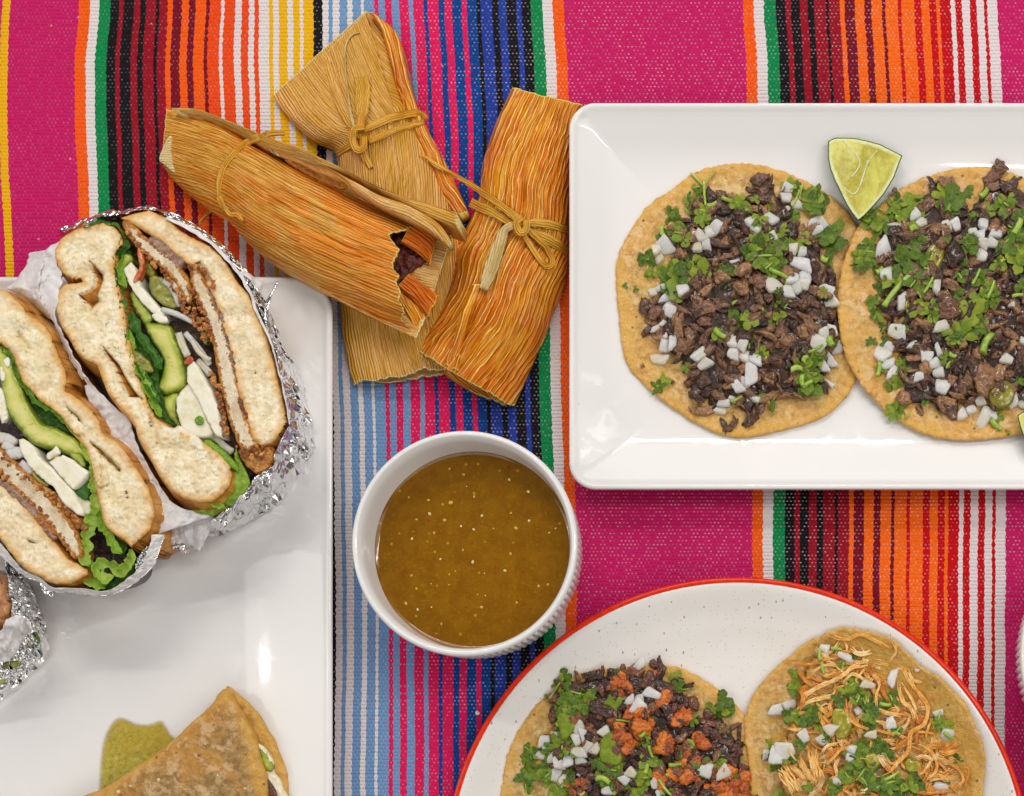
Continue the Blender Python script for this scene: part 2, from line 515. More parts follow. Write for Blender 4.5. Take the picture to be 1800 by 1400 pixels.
def m_husk(name, base, light, dark, orange, line=.55, lw=.9, across=7.0, patch=.5, seed=0, rough=.36, stain=None):
    t = Mt(name); uv = t.uv(); e = t.attr('edge')
    sep = t.n('ShaderNodeSeparateXYZ'); t.l(uv, sep.inputs[0]); u, v = sep.outputs[0], sep.outputs[1]
    warp = t.noise(t.map(uv, (.008, .014, 1), (seed, seed * 7, 0)), 1.0, 2, .5, unit=False)
    warp2 = t.noise(t.map(uv, (.028, .06, 1), (seed + 2, seed * 3, 0)), 1.0, 2, .5, unit=False)
    q = t.ma('ADD', t.ma('DIVIDE', v, across), t.ma('ADD', t.ma('MULTIPLY', warp, 4.0), t.ma('MULTIPLY', warp2, .9)))
    idx = t.ma('ROUND', q); d = t.ma('MULTIPLY', t.ma('ABSOLUTE', t.ma('SUBTRACT', q, idx)), across)
    wn = t.n('ShaderNodeTexWhiteNoise'); wn.noise_dimensions = '1D'; t.l(idx, wn.inputs['W'])
    along = t.noise(t.map(uv, (.018, .12, 1), (seed + 5, 2, 0)), 1.0, 3, .6, unit=False)
    lines = t.ma('MULTIPLY', t.fr(d, lw * .45, lw * 1.25, 1, 0), t.ma('MULTIPLY', t.fr(wn.outputs['Value'], .1, .6, .25, 1), t.fr(along, .36, .55, .15, 1)))
    n2 = t.noise(t.map(uv, (.03, 1, 1), (seed + 3, 5, 0)), 2.2, 3, .6, unit=False)
    n3 = t.noise(t.map(uv, (.20, .55, 1), (seed + 9, 1, 0)), 26, 4, .6, .8, unit=False)
    n4 = t.noise(t.map(uv, (.045, 1, 1), (seed + 13, 1, 0)), 9, 3, .6, .2, unit=False)
    c = t.mix(t.fr(n2, .34, .66), dark, base)
    c = t.mix(t.fr(n4, .50, .70, 0, .45), c, light)
    c = t.mix(t.fr(n3, .52 - patch * .2, .66 - patch * .2, 0, .85), c, t.mix(t.fr(n2, .38, .62), tuple(x * .6 for x in orange), orange))
    if stain:
        sm = t.ma('MULTIPLY', t.fr(t.ma('ADD', u, t.fr(n3, .3, .7, -120, 120)), stain[0], stain[1], 0, .75), t.fr(n2, .25, .55, .5, 1))
        c = t.mix(sm, c, t.mix(t.fr(n4, .4, .6), tuple(x * .7 for x in orange), tuple(min(1, x * 1.15) for x in orange)))
    groove = t.fr(t.ma('ABSOLUTE', t.ma('SUBTRACT', d, across * .30)), 0, 1.0, .30 * line, 0)
    c = t.mix(groove, c, t.mix(1.0, c, (.55, .42, .3), 'MULTIPLY'))
    c = t.mix(t.ma('MULTIPLY', lines, line), c, light)
    fine = t.noise(t.map(uv, (.05, 1, 1)), 1.1, 2, .5, unit=False)
    c = t.mix(t.fr(fine, .35, .7, 0, .16), c, t.mix(1.0, c, (.6, .5, .4), 'MULTIPLY'))
    c = t.mix(t.fr(e, .8, 2.6, .85, 0), c, tuple(min(1, x * 1.25) for x in light))
    sp = t.fr(t.vor(uv, 24, unit=False), .03, .05, 1, 0)
    c = t.mix(t.ma('MULTIPLY', sp, .5), c, tuple(x * .3 for x in dark))
    h = t.ma('ADD', t.ma('COSINE', t.ma('MULTIPLY', q, 2 * math.pi)), t.ma('ADD', t.ma('MULTIPLY', n2, 1.6), t.ma('MULTIPLY', n4, 1.5)))
    return t.fin(c, rough, t.bump(h, 1.15, .9), spec=.35, sss=.0)

def m_bread(name='bread_crumb', tint=(.80, .68, .46), green=0.0):
    t = Mt(name); p = t.geo(); e = t.attr('edge')
    n = t.noise(p, 9, 4, .65); pore = t.vor(t.map(p, (1, 1, .5)), 4.2); p2 = t.noise(p, 3.2, 3, .7)
    big = t.noise(p, 60, 3, .6, .5)
    c = t.ramp(n, [(.28, (.62, .44, .23)), (.40, tint), (.54, (.93, .82, .60)), (.72, (.98, .92, .77))])
    c = t.mix(t.fr(p2, .32, .42, .22, 0), c, (.60, .42, .22))
    c = t.mix(t.fr(big, .46, .64, 0, .14 + green), c, (.80, .66, .30))
    soft = t.noise(t.map(p, (1, 1, 1), (.9, .4, 0)), 34, 3, .55)
    c = t.mix(t.fr(soft, .42, .62, 0, .60), c, (.74, .55, .30))
    hole = t.ma('MULTIPLY', t.fr(pore, .10, .28, 1, 0), t.fr(t.noise(p, 22, 2), .48, .6))
    c = t.mix(t.ma('MULTIPLY', hole, .6), c, (.42, .26, .12))
    ce = t.ma('ADD', e, t.fr(t.noise(p, 16, 3), .2, .8, -5, 5))
    crust = t.ramp(t.noise(p, 26, 3, .6, .4), [(.3, (.32, .10, .012)), (.5, (.56, .235, .038)), (.7, (.70, .38, .10))])
    c = t.mix(t.fr(ce, 0.0, 17, 1, 0), c, t.mix(.62, crust, (.86, .54, .19)))
    c = t.mix(t.fr(e, -1.5, 1.5, 1, 0), c, crust)
    side = t.fr(e, -4, 0, 1, 0)
    h = t.ma('MULTIPLY', t.ma('ADD', t.ma('ADD', n, p2), t.ma('MULTIPLY', hole, -1.4)), t.fr(side, 0, 1, 1, .12))
    return t.fin(c, t.fr(e, -2, 1, .42, .85), t.bump(h, 2.0, .7), spec=.3)

def m_cutlet():
    t = Mt('breaded_cutlet'); p = t.geo(); e = t.attr('edge')
    n = t.noise(p, 7, 4, .65)
    core = t.ramp(t.noise(t.map(p, (1, .5, 1)), 15, 3, .5), [(.3, (.58, .43, .25)), (.52, (.78, .66, .46)), (.72, (.88, .80, .63))])
    cr = t.ramp(n, [(.3, (.20, .055, .007)), (.5, (.52, .19, .025)), (.68, (.70, .38, .10)), (.85, (.78, .56, .26))])
    ee = t.ma('ADD', e, t.fr(n, .25, .75, -3, 3))
    c = t.mix(t.fr(ee, 5.0, 7.5, 1, 0), core, cr)
    return t.fin(c, .5, t.bump(t.ma('ADD', n, t.noise(p, 2.5, 2)), 3, .9), spec=.4)

def m_food(name, stops, px=8, rough=.35, bpx=2.0, sss=.1, vary=.25, coat=.3, z=1.0, detail=4, ssr=5, fine=3.0, spec=.5):
    """mottled food with a different tone for every piece"""
    t = Mt(name); p = t.geo(); r = t.rnd()
    n = t.noise(t.map(p, (1, 1, z)), px, detail, .62)
    f = t.ma('ADD', n, t.ma('MULTIPLY', t.ma('SUBTRACT', r, .5), vary))
    c = t.ramp(f, stops)
    b = t.bump(t.ma('ADD', n, t.ma('MULTIPLY', t.noise(p, fine, 2), .6)), bpx, .9)
    return t.fin(c, rough, b, sss=sss, ssc=(1, .6, .4), ssr=ssr, coat=coat, coatr=.12, spec=spec)

def m_leaf(name, a, b, c):
    t = Mt(name); p = t.obj(); r = t.rnd(); g = t.geo()
    n = t.noise(g, 9, 3)
    f = t.ma('ADD', t.ma('MULTIPLY', n, .6), t.ma('MULTIPLY', r, .45))
    col = t.ramp(f, [(.18, a), (.5, b), (.85, c)])
    vein = t.noise(g, 3.0, 3, .6)
    col = t.mix(t.fr(vein, .5, .65, 0, .45), col, tuple(min(1, x * 1.9 + .02) for x in b))
    m = t.fin(col, .38, t.bump(vein, 1.6, .7), spec=.4)
    tr = t.n('ShaderNodeBsdfTranslucent'); t.l(col, tr.inputs[0])
    mx = t.n('ShaderNodeMixShader'); mx.inputs[0].default_value = .22
    t.l(t.b.outputs[0], mx.inputs[1]); t.l(tr.outputs[0], mx.inputs[2]); t.l(mx.outputs[0], t.out.inputs[0])
    return m

def m_foil():
    t = Mt('aluminium_foil'); p = t.geo()
    n = t.noise(p, 44, 2, .5, 1.0); v = t.vor(p, 34, 'F1')
    h = t.ma('ADD', t.ma('MULTIPLY', v, .8), t.ma('MULTIPLY', t.ma('ABSOLUTE', t.ma('SUBTRACT', n, .5)), 5.0))
    return t.fin((.90, .90, .90), .12, t.bump(h, 4.0, .45), metal=1.0)

def m_paper():
    t = Mt('white_wrapping_paper'); p = t.geo()
    n = t.noise(p, 30, 3, .6, .8)
    c = t.mix(t.fr(n, .4, .65, 0, 1), (.76, .73, .72), (.66, .63, .62))
    return t.fin(c, .55, t.bump(t.vor(p, 30), 2.5, .35), spec=.25)

def m_tortilla(name='corn_tortilla', a=(.44, .24, .05), b=(.61, .375, .105), c=(.73, .50, .19), oily=.35):
    t = Mt(name); p = t.geo(); e = t.attr('edge')
    n = t.noise(p, 7, 5, .6); big = t.noise(p, 75, 4, .6, .8); md = t.noise(p, 26, 5, .65, .5)
    col = t.ramp(t.noise(p, 11, 5, .68), [(.34, a), (.5, b), (.64, c)])
    col = t.mix(t.fr(big, .44, .60, 0, .65), col, t.mix(.4, (.70, .29, .02), col))
    col = t.mix(t.fr(md, .52, .60, 0, .62), col, t.mix(.5, c, (.84, .58, .36)))
    col = t.mix(t.fr(t.noise(t.map(p, (1, 1, 1), (.7, .2, 0)), 20, 5, .7, .4), .55, .62, 0, .60), col, t.mix(.55, a, (.34, .12, .012)))
    col = t.mix(t.fr(t.ma('ADD', e, t.fr(big, .3, .7, -16, 16)), 0, 26, .65, 0), col, (.72, .38, .05))
    col = t.mix(t.fr(t.noise(p, 2.4, 3, .7), .58, .68, 0, .45), col, (.32, .15, .03))
    char = t.ma('MULTIPLY', t.fr(t.vor(p, 26), .06, .14, 1, 0), t.fr(t.noise(p, 60, 2), .46, .52))
    col = t.mix(t.ma('MULTIPLY', char, .8), col, (.16, .045, .010))
    wet = t.fr(t.noise(t.map(p, (1, 1, 1), (.3, .1, 0)), 34, 5, .7), .50, .58)
    return t.fin(col, t.ma('SUBTRACT', .60, t.ma('MULTIPLY', wet, oily)), t.bump(t.ma('ADD', t.ma('ADD', t.ma('MULTIPLY', n, .8), t.ma('MULTIPLY', t.noise(p, 2.6, 2), .35)), t.ma('ADD', t.ma('MULTIPLY', big, 2.5), t.ma('MULTIPLY', md, 2.0))), 2.8, .8), spec=.5, sss=.06, ssc=(1, .6, .3), ssr=6)

PINK = srgb(205, 28, 92)
M = {}
M['cloth'] = m_cloth()
M['porcelain'] = m_porcelain()
M['speckle'] = m_speckle()
M['redrim'] = plain('red_glaze', (.72, .028, .003), .25, spec=.3)
M['husk1'] = m_husk('corn_husk_tan', (.86, .43, .045), (1.0, .68, .20), (.50, .16, .007), (.84, .25, .004), .60, .8, 5.5, .50, 1, .30, (230, 400))
M['husk2'] = m_husk('corn_husk_pale', (.90, .49, .095), (1.0, .72, .32), (.66, .28, .035), (.84, .40, .015), .45, .7, 4.6, .34, 4, .32)
M['husk3'] = m_husk('corn_husk_amber', (.90, .37, .005), (1.0, .72, .20), (.56, .14, .002), (.80, .20, .002), .95, .75, 8.0, .52, 8, .24, (330, 560))
M['huskin'] = m_husk('corn_husk_inside', (.92, .56, .20), (1.0, .74, .38), (.78, .40, .09), (.88, .38, .02), .35, .6, 5, .18, 11)
M['tie'] = m_husk('corn_husk_tie', (.90, .47, .045), (1.0, .68, .20), (.64, .27, .012), (.86, .36, .012), .4, .6, 4, .3, 15)
M['huskpale'] = m_husk('corn_husk_ivory', (.86, .68, .32), (.96, .82, .50), (.68, .46, .16), (.78, .52, .16), .4, .6, 4, .2, 19)
M['filling'] = m_food('red_tamale_filling', [(.3, (.03, .003, .001)), (.5, (.12, .010, .002)), (.7, (.30, .035, .006))], 9, .4, 4, coat=.1, sss=0)
M['masa'] = m_food('orange_masa', [(.3, (.50, .15, .008)), (.5, (.74, .30, .015)), (.75, (.84, .46, .06))], 9, .3, 3)
M['bread'] = m_bread()
M['bread_g'] = m_bread('bread_crumb_green', (.80, .69, .44), .15)
M['cutlet'] = m_cutlet()
M['breading'] = m_food('toasted_breading', [(.3, (.16, .036, .004)), (.48, (.46, .13, .014)), (.62, (.64, .27, .045)), (.8, (.74, .46, .16))], 6, .5, 4, vary=.4)
M['bean'] = m_food('bean_spread', [(.3, (.14, .065, .04)), (.5, (.32, .18, .12)), (.72, (.50, .36, .27))], 7, .45, 3, coat=.1)
def m_avo():
    t = Mt('avocado_flesh'); p = t.geo(); e = t.attr('edge')
    n = t.noise(p, 22, 4, .55)
    c = t.ramp(t.ma('ADD', t.fr(e, 0, 17, .05, .75), t.ma('MULTIPLY', t.ma('SUBTRACT', n, .5), .8)), [(.05, (.19, .23, .012)), (.28, (.36, .42, .035)), (.55, (.56, .56, .12)), (.9, (.74, .66, .28))])
    b = t.noise(p, 12, 3, .6, .6)
    c = t.mix(t.fr(b, .62, .70, 0, .5), c, (.30, .22, .03))
    return t.fin(c, .38, t.bump(t.ma('ADD', n, t.ma('MULTIPLY', t.noise(p, 5, 3), .5)), 2.2, .7), sss=.2, ssc=(1, .9, .2), ssr=8, coat=.3)
M['avo'] = m_avo()
M['cheese'] = m_food('fresh_white_cheese', [(.3, (.72, .65, .42)), (.5, (.82, .77, .60)), (.7, (.85, .82, .70))], 18, .4, .9, vary=.1, sss=.25, coat=.1, fine=6)
M['tomato'] = m_food('tomato', [(.3, (.36, .03, .01)), (.5, (.52, .09, .02)), (.75, (.62, .25, .08))], 10, .25, 1)
M['pepper'] = m_food('pickled_pepper', [(.3, (.12, .13, .01)), (.5, (.27, .26, .03)), (.75, (.42, .38, .10))], 10, .25, 1.5, sss=.2)
def m_onion():
    t = Mt('white_onion'); p = t.geo(); r = t.rnd()
    n = t.noise(t.map(p, (1, 1, 1)), 16, 3, .5)
    c = t.ramp(t.ma('ADD', t.ma('MULTIPLY', n, .6), t.ma('MULTIPLY', r, .45)), [(.2, (.90, .80, .50)), (.42, (.94, .90, .80)), (.7, (.99, .97, .93))])
    ln = t.noise(t.map(p, (1, .25, 1)), 4, 2)
    return t.fin(c, .22, t.bump(t.ma('ADD', n, t.ma('MULTIPLY', ln, .6)), 1.4, .7), sss=.5, ssc=(1, .95, .85), ssr=12, trans=.40, ior=1.33, spec=.5)
M['onion'] = m_onion()
M['meat'] = m_food('grilled_beef', [(.22, (.026, .009, .003)), (.38, (.090, .034, .014)), (.52, (.175, .074, .036)), (.68, (.30, .140, .064)), (.88, (.50, .26, .09))], 6, .32, 4.5, vary=.52, coat=.45, sss=.0)
M['meatdark'] = m_food('dark_braised_beef', [(.22, (.020, .006, .003)), (.42, (.080, .026, .013)), (.6, (.165, .055, .028)), (.85, (.34, .12, .035))], 6, .26, 4.5, vary=.45, coat=.5, sss=.0)
M['meatbase'] = m_food('meat_juices_and_shade', [(.3, (.010, .004, .002)), (.55, (.05, .020, .011)), (.8, (.13, .06, .03))], 9, .3, 5, coat=.5, sss=0)  # taco meat bed; in the sandwiches it is painted shade
M['chorizo'] = m_food('orange_sausage', [(.25, (.22, .032, .002)), (.45, (.52, .095, .004)), (.65, (.70, .18, .008)), (.85, (.78, .34, .04))], 6, .38, 3.0, vary=.3, coat=.3)
M['chicken'] = m_food('shredded_chicken', [(.2, (.62, .17, .006)), (.45, (.80, .33, .035)), (.64, (.88, .50, .13)), (.84, (.92, .70, .36))], 10, .4, 2.0, vary=.55, coat=.25, z=1)
M['leaf'] = m_leaf('cilantro_leaf', (.028, .070, .004), (.115, .20, .008), (.36, .42, .022))
M['leafdark'] = m_leaf('lettuce_dark', (.014, .055, .006), (.05, .17, .010), (.16, .33, .025))
M['leaflight'] = m_leaf('lettuce_light', (.10, .24, .015), (.24, .42, .03), (.44, .58, .09))
M['stem'] = m_food('cilantro_stem', [(.2, (.14, .28, .02)), (.5, (.30, .45, .04)), (.8, (.48, .58, .12))], 12, .35, .8, sss=.2)
M['tortilla'] = m_tortilla()
M['tortilla2'] = m_tortilla('griddled_tortilla', (.36, .20, .05), (.52, .34, .11), (.66, .48, .20), .25)
M['quesadilla'] = m_tortilla('brown_griddled_tortilla', (.20, .105, .024), (.33, .19, .055), (.46, .31, .115), .3)
M['foil'] = m_foil()
M['paper'] = m_paper()
M['cream'] = m_food('melted_cheese', [(.3, (.62, .42, .12)), (.5, (.80, .72, .50)), (.7, (.84, .80, .66))], 16, .3, 1, sss=.2)

# ================================================================ tablecloth
CC = {'P': srgb(198, 26, 98), 'Y': srgb(236, 178, 4), 'O': srgb(244, 92, 8), 'W': srgb(225, 216, 214), 'G': srgb(4, 134, 72),
      'K': srgb(20, 17, 22), 'R': srgb(150, 14, 34), 'M': srgb(118, 10, 34), 'V': srgb(236, 74, 16), 'L': srgb(112, 152, 196),
      'S': srgb(222, 26, 92), 'B': srgb(8, 66, 140), 'U': srgb(34, 62, 152), 'D': srgb(196, 6, 18), 'F': srgb(246, 104, 14)}
# right-hand border of every stripe (px at the far edge) and its colour
STR = "P-420 O-400 W-384 G-364 P-3 Y11 P128 O147 W163 G183 K199 R207 K226 R238 K248 R267 K273 R288 O297 M313 O326 M337 O356 M362 V383 W389 V409 W421 V434 W444 V452 W470 Y477 W487 Y502 W512 Y524 W530 Y548 K564 W575 L582 W594 L608 W617 L632 W637 L656 S663 L675 S687 L700 S717 L725 S743 B750 S769 B780 S793 B810 S819 B836 K843 U863 K874 U888 K905 U914 K930 G951 W969 O989 P1305 O1324 W1342 G1363 K1380 R1389 K1405 R1419 K1430 R1451 K1456 R1476 F1484 M1502 F1519 M1531 F1550 M1556 F1578 D1584 F1607 D1619 F1633 D1645 F1651 D1670 W1678 D1690 W1704 D1716 W1729 D1735 W1753 P2060 O2079 W2097 G2118 K2138 R2150 K2170 P2300"
stripes = []
for w in STR.split():
    stripes.append((w[0], float(w[1:])))
WX = np.array([-420, 5, 150, 450, 600, 700, 960, 1320, 1560, 1755, 2300.])
WY = np.array([-300, 0, 100, 200, 350, 480, 680, 870, 1050, 1250, 1400, 1900.])
WD = np.array([
    [8, 6, 8, 4, 0, 0, -4, 0, 0, 0, 0],
    [8, 6, 10, 2, 0, 0, 0, 0, 0, 0, 0],
    [0, -1, 0, 0, 2, 5, 7, 6, 6, 6, 6],
    [0, -1, 1, 4, 6, 9, 12, 9, 11, 11, 10],
    [6, 5, 7, 8, 12, 13, 13, 14, 14, 13, 10],
    [9, 11, 11, 12, 15, 16, 14, 16, 16, 14, 10],
    [10, 12, 14, 16, 20, 20, 16, 17, 17, 15, 10],
    [10, 12, 14, 18, 24, 25, 23, 17, 17, 16, 10],
    [10, 12, 14, 18, 27, 27, 25, 17, 15, 15, 10],
    [10, 12, 14, 18, 25, 28, 25, 16, 15, 14, 10],
    [10, 12, 14, 18, 24, 27, 24, 16, 14, 13, 10],
    [10, 12, 14, 18, 24, 27, 24, 16, 14, 13, 10.]])

def cloth():
    xs = []; cols = []
    x0 = -620.0
    bounds = [x0] + [b for _, b in stripes]
    # sub columns: keep stripe borders, split wide ones
    cols_x = []; ccol = []
    for (c, b), a in zip(stripes, bounds[:-1]):
        k = max(1, int((b - a) / 22))
        for i in range(k): cols_x.append((a + (b - a) * i / k, i == 0)); ccol.append(c)
    cols_x.append((bounds[-1], True))
    ys = np.arange(-420, 1960, 3.2)
    nx = len(cols_x); ny = len(ys)
    X = np.array([c[0] for c in cols_x]); isb = np.array([c[1] for c in cols_x])
    rows = np.stack([np.interp(ys, WY, WD[:, k]) for k in range(len(WX))], 1)   # ny x len(WX)
    # smooth along y
    k = np.hanning(41); k /= k.sum()
    rows = np.stack([np.convolve(np.pad(rows[:, j], 20, mode='edge'), k, 'valid') for j in range(rows.shape[1])], 1)
    vs = []; uv = []
    for j, y in enumerate(ys):
        sh = np.interp(X, WX, rows[j]) + np.array([1.6 * mn.noise(Vector((q / 110, y / 70, 2))) for q in X])
        ph = math.sin(y * math.pi / 6.4)
        for i in range(nx):
            w = 0
            if isb[i]:
                w = 1.25 * ph * (1 if i % 2 else -1) * (.6 + .8 * mn.noise(Vector((i * 3.1, y / 25, 0)))) + .9 * mn.noise(Vector((i * 1.7, y / 9, 5)))
            xx = X[i] + sh[i] + w
            z = -4.5 + 3.2 * mn.noise(Vector((xx / 130, y / 190, 0)))
            vs.append(tow(xx, y, z)); uv.append((X[i] + w * .5, y))
    F = []; cc = []
    for j in range(ny - 1):
        for i in range(nx - 1):
            a = j * nx + i
            F.append((a + nx, a + nx + 1, a + 1, a)); cc += [(*CC[ccol[i]], 1)] * 4
    me = mesh('tablecloth', vs, F, uv=uv, col=cc)
    o = link('tablecloth', me, None, M['cloth'])
    md = o.modifiers.new('thickness', 'SOLIDIFY'); md.thickness = 5 * S; md.offset = -1
    tag(o, 'woven cotton tablecloth with pink bands and multicoloured stripes lying under every dish', 'tablecloth')
cloth()
# table the cloth lies on
tv = [tow(x, y, z) for z in (-12, -110) for x, y in ((-900, -700), (2600, -700), (2600, 2250), (-900, 2250))]
tt = mesh('table_top', tv, [(3, 2, 1, 0), (4, 5, 6, 7), (0, 1, 5, 4), (1, 2, 6, 5), (2, 3, 7, 6), (3, 0, 4, 7)], smooth=False)
tag(link('table_top', tt, None, plain('brown_wood', (.22, .12, .06), .5)), kind='structure')

# ================================================================ plates and bowls
def rrect(x0, y0, x1, y1, r, inset, n=14, wav=0):
    r = max(r - inset, 3.0); x0 += inset; y0 += inset; x1 -= inset; y1 -= inset
    P = []
    for (cx, cy, a0) in ((x1 - r, y0 + r, -90), (x1 - r, y1 - r, 0), (x0 + r, y1 - r, 90), (x0 + r, y0 + r, 180)):
        for i in range(n):
            a = math.radians(a0 + 90 * i / (n - 1)); P.append((cx + r * math.cos(a), cy + r * math.sin(a)))
    return P

def smooth_prof(P, n):
    return spline(P, n)

def rest(prof, dist, z0):
    xs = [p[0] for p in prof if p[1] < 62 and p[0] > 10]; zs = [p[1] for p in prof if p[1] < 62 and p[0] > 10]
    k = [i for i in range(len(prof)) if i >= len(prof) - 8]
    return max(0.0, float(np.interp(dist, [prof[i][0] for i in k], [prof[i][1] for i in k])) - z0)
def rect_plate(name, box, r, prof, label, rim_z=62):
    x0, y0 = up(box[0], box[1], rim_z); x1, y1 = up(box[2], box[3], rim_z)
    pr = smooth_prof(prof, 70)
    vs = []; F = []
    m = None
    for d, z in pr:
        rr = r + max(0, d - 30) * .75
        # straight sides bow in a little towards the flat centre
        loop = rrect(x0, y0, x1, y1, rr, d)
        # subdivide sides
        Q = []
        for k in range(4):
            seg = loop[k * 14:(k + 1) * 14]; Q += seg
            nxt = loop[((k + 1) % 4) * 14]
            for t in (np.arange(1, 16) / 16): Q.append((seg[-1][0] * (1 - t) + nxt[0] * t, seg[-1][1] * (1 - t) + nxt[1] * t))
        m = len(Q)
        vs += [tow(a, b, z) for a, b in Q]
    for i in range(len(pr) - 1):
        for j in range(m):
            a = i * m + j; b = i * m + (j + 1) % m
            F.append((a, b, b + m, a + m))
    c = np.mean(vs[-m:], axis=0); vs.append(tuple(c)); k = len(vs) - 1; o0 = (len(pr) - 1) * m
    for j in range(m): F.append((o0 + j, o0 + (j + 1) % m, k))
    c = np.mean(vs[:m], axis=0); vs.append(tuple(c)); k = len(vs) - 1
    for j in range(m): F.append(((j + 1) % m, j, k))
    me = mesh(name, vs, F)
    bm = bmesh.new(); bm.from_mesh(me); bmesh.ops.recalc_face_normals(bm, faces=bm.faces); bm.to_mesh(me); bm.free()
    o = link(name, me, None, M['porcelain'])
    ORIG[o.name] = (vs, F)
    return tag(o, label, 'plate')

prof = [(86, 0), (78, 2), (60, 20), (30, 42), (7, 55), (1.5, 58), (0, 61), (2.5, 64.5), (7, 64.8), (11, 61.5), (16, 57), (40, 46), (68, 34), (94, 27), (120, 23.2), (150, 21.5), (200, 21)]
plate_r = rect_plate('rectangular_plate', (1000, 181, 2420, 861), 46, prof, 'white rectangular porcelain plate carrying the two beef tacos and lime wedges')
prof2 = [(76, 0), (68, 2), (50, 20), (26, 42), (7, 55), (1.5, 58), (0, 61), (2.5, 64.5), (8, 65), (12, 62.5), (20, 58), (55, 47), (100, 35), (138, 27.5), (170, 23.5), (200, 21.6), (240, 21)]
plate_l = rect_plate('rectangular_plate', (-640, 487, 585, 1720), 62, prof2, 'large white plate under the foil wrapped sandwiches and folded quesadilla')
PZ = 22.0

def revolve(name, cx, cy, prof, mat, parent, n=160, rad=None, close=True, label=None):
    vs = []; F = []; m = len(prof)
    for i in range(n):
        a = 2 * math.pi * i / n
        for k, (r, z) in enumerate(prof):
            if rad: r = rad(a, r, z, k)
            vs.append(tow(cx + r * math.cos(a), cy + r * math.sin(a), z))
    for i in range(n):
        j = (i + 1) % n
        for k in range(m - 1): F.append((i * m + k, j * m + k, j * m + k + 1, i * m + k + 1))
    for k in (0, m - 1):
        if prof[k][0] > .01 and close:
            vs.append(tow(cx, cy, prof[k][1])); c = len(vs) - 1
            for i in range(n): F.append((i * m + k, ((i + 1) % n) * m + k, c))
    me = mesh(name, vs, F)
    bm = bmesh.new(); bm.from_mesh(me); bmesh.ops.recalc_face_normals(bm, faces=bm.faces); bm.to_mesh(me); bm.free()
    o = link(name, me, parent, mat, label=label); ORIG[o.name] = (vs, F)
    return o

# round plate with a red rim
rp = thing('round_plate', 'round speckled cream plate with a thin red rim', 'plate', (1297, 1532, 0))
rcx, rcy = up(1297, 1532, 58)
RR = 517 * (H - 58) / H
pr = spline([(RR - 150, 0), (RR - 140, 2), (RR - 90, 22), (RR - 30, 46), (RR - 7, 54)], 14)
pr2 = spline([(RR - 7.5, 59.5), (RR - 14, 60.5), (RR - 20, 58), (RR - 28, 54), (RR - 60, 38), (RR - 90, 28), (RR - 125, 22.5), (RR - 180, 20.5), (RR - 260, 20)], 46)
revolve('dish', rcx, rcy, [tuple(p) for p in pr] + [(RR - 6, 56)] + [tuple(p) for p in pr2], M['speckle'], rp, 220)
revolve('rim', rcx, rcy, [tuple(p) for p in spline([(RR - 9, 53), (RR - 3, 53.5), (RR, 56), (RR - .5, 59), (RR - 3, 60.8), (RR - 6, 61.6), (RR - 9.5, 60.6)], 12)], M['redrim'], rp, 220, close=False)

def ramekin(name, cx, cy, R, label, hgt=175, ribs=100):
    t = thing(name, label, 'bowl', (cx, cy, 0))
    x, y = up(cx, cy, hgt)
    R = R * (H - hgt) / H
    def rad(a, r, z, k):
        return r
    inner = spline([(R - 9, hgt - 1), (R - 12, hgt - 6), (R - 15, hgt - 20), (R - 18, hgt - 70), (R - 24, 50), (R - 40, 22), (R - 70, 16), (0.5, 14)], 40)
    rimp = spline([(R - 7, hgt - 18), (R - 2.5, hgt - 14), (R, hgt - 8), (R - 1, hgt - 3), (R - 4, hgt), (R - 8, hgt)], 14)
    body = revolve('body', x, y, [tuple(p) for p in rimp] + [tuple(p) for p in inner], M['porcelain'], t, 200, close=False)
    base = R - 4
    # ribbed outside wall
    n = ribs * 8; vs = []; F = []
    zs = [hgt - 16, hgt - 19, hgt - 22, hgt - 40, hgt - 80, 40, 14, 8, 0]
    for i in range(n):
        a = 2 * math.pi * i / n; rb = abs(math.sin(a * ribs / 2))
        for k, z in enumerate(zs):
            q = 0 if k in (0,) else (.6 if k == 1 else (0 if k >= 7 else 1.0))
            r = base - 4 + (6.5 * rb ** .6) * q - (4 if k == 8 else 0) - max(0, hgt - 70 - z) * .22
            vs.append(tow(x + r * math.cos(a), y + r * math.sin(a), z))
    m = len(zs)
    for i in range(n):
        j = (i + 1) % n
        for k in range(m - 1): F.append((i * m + k, i * m + k + 1, j * m + k + 1, j * m + k))
    vs.append(tow(x, y, 0)); c = len(vs) - 1
    for i in range(n): F.append((((i + 1) % n) * m + m - 1, i * m + m - 1, c))
    me = mesh('ribbed_wall', vs, F)
    bm = bmesh.new(); bm.from_mesh(me); bmesh.ops.recalc_face_normals(bm, faces=bm.faces); bm.to_mesh(me); bm.free()
    link('ribbed_wall', me, t, M['porcelain'])
    return t, x, y, R

bowl, bx, by, BR = ramekin('sauce_bowl', 816, 955, 199, 'white ribbed ramekin holding the brownish green salsa')
ramekin('side_bowl', 2040, 1150, 246, 'white bowl just entering the picture at the right edge', 150, 110)

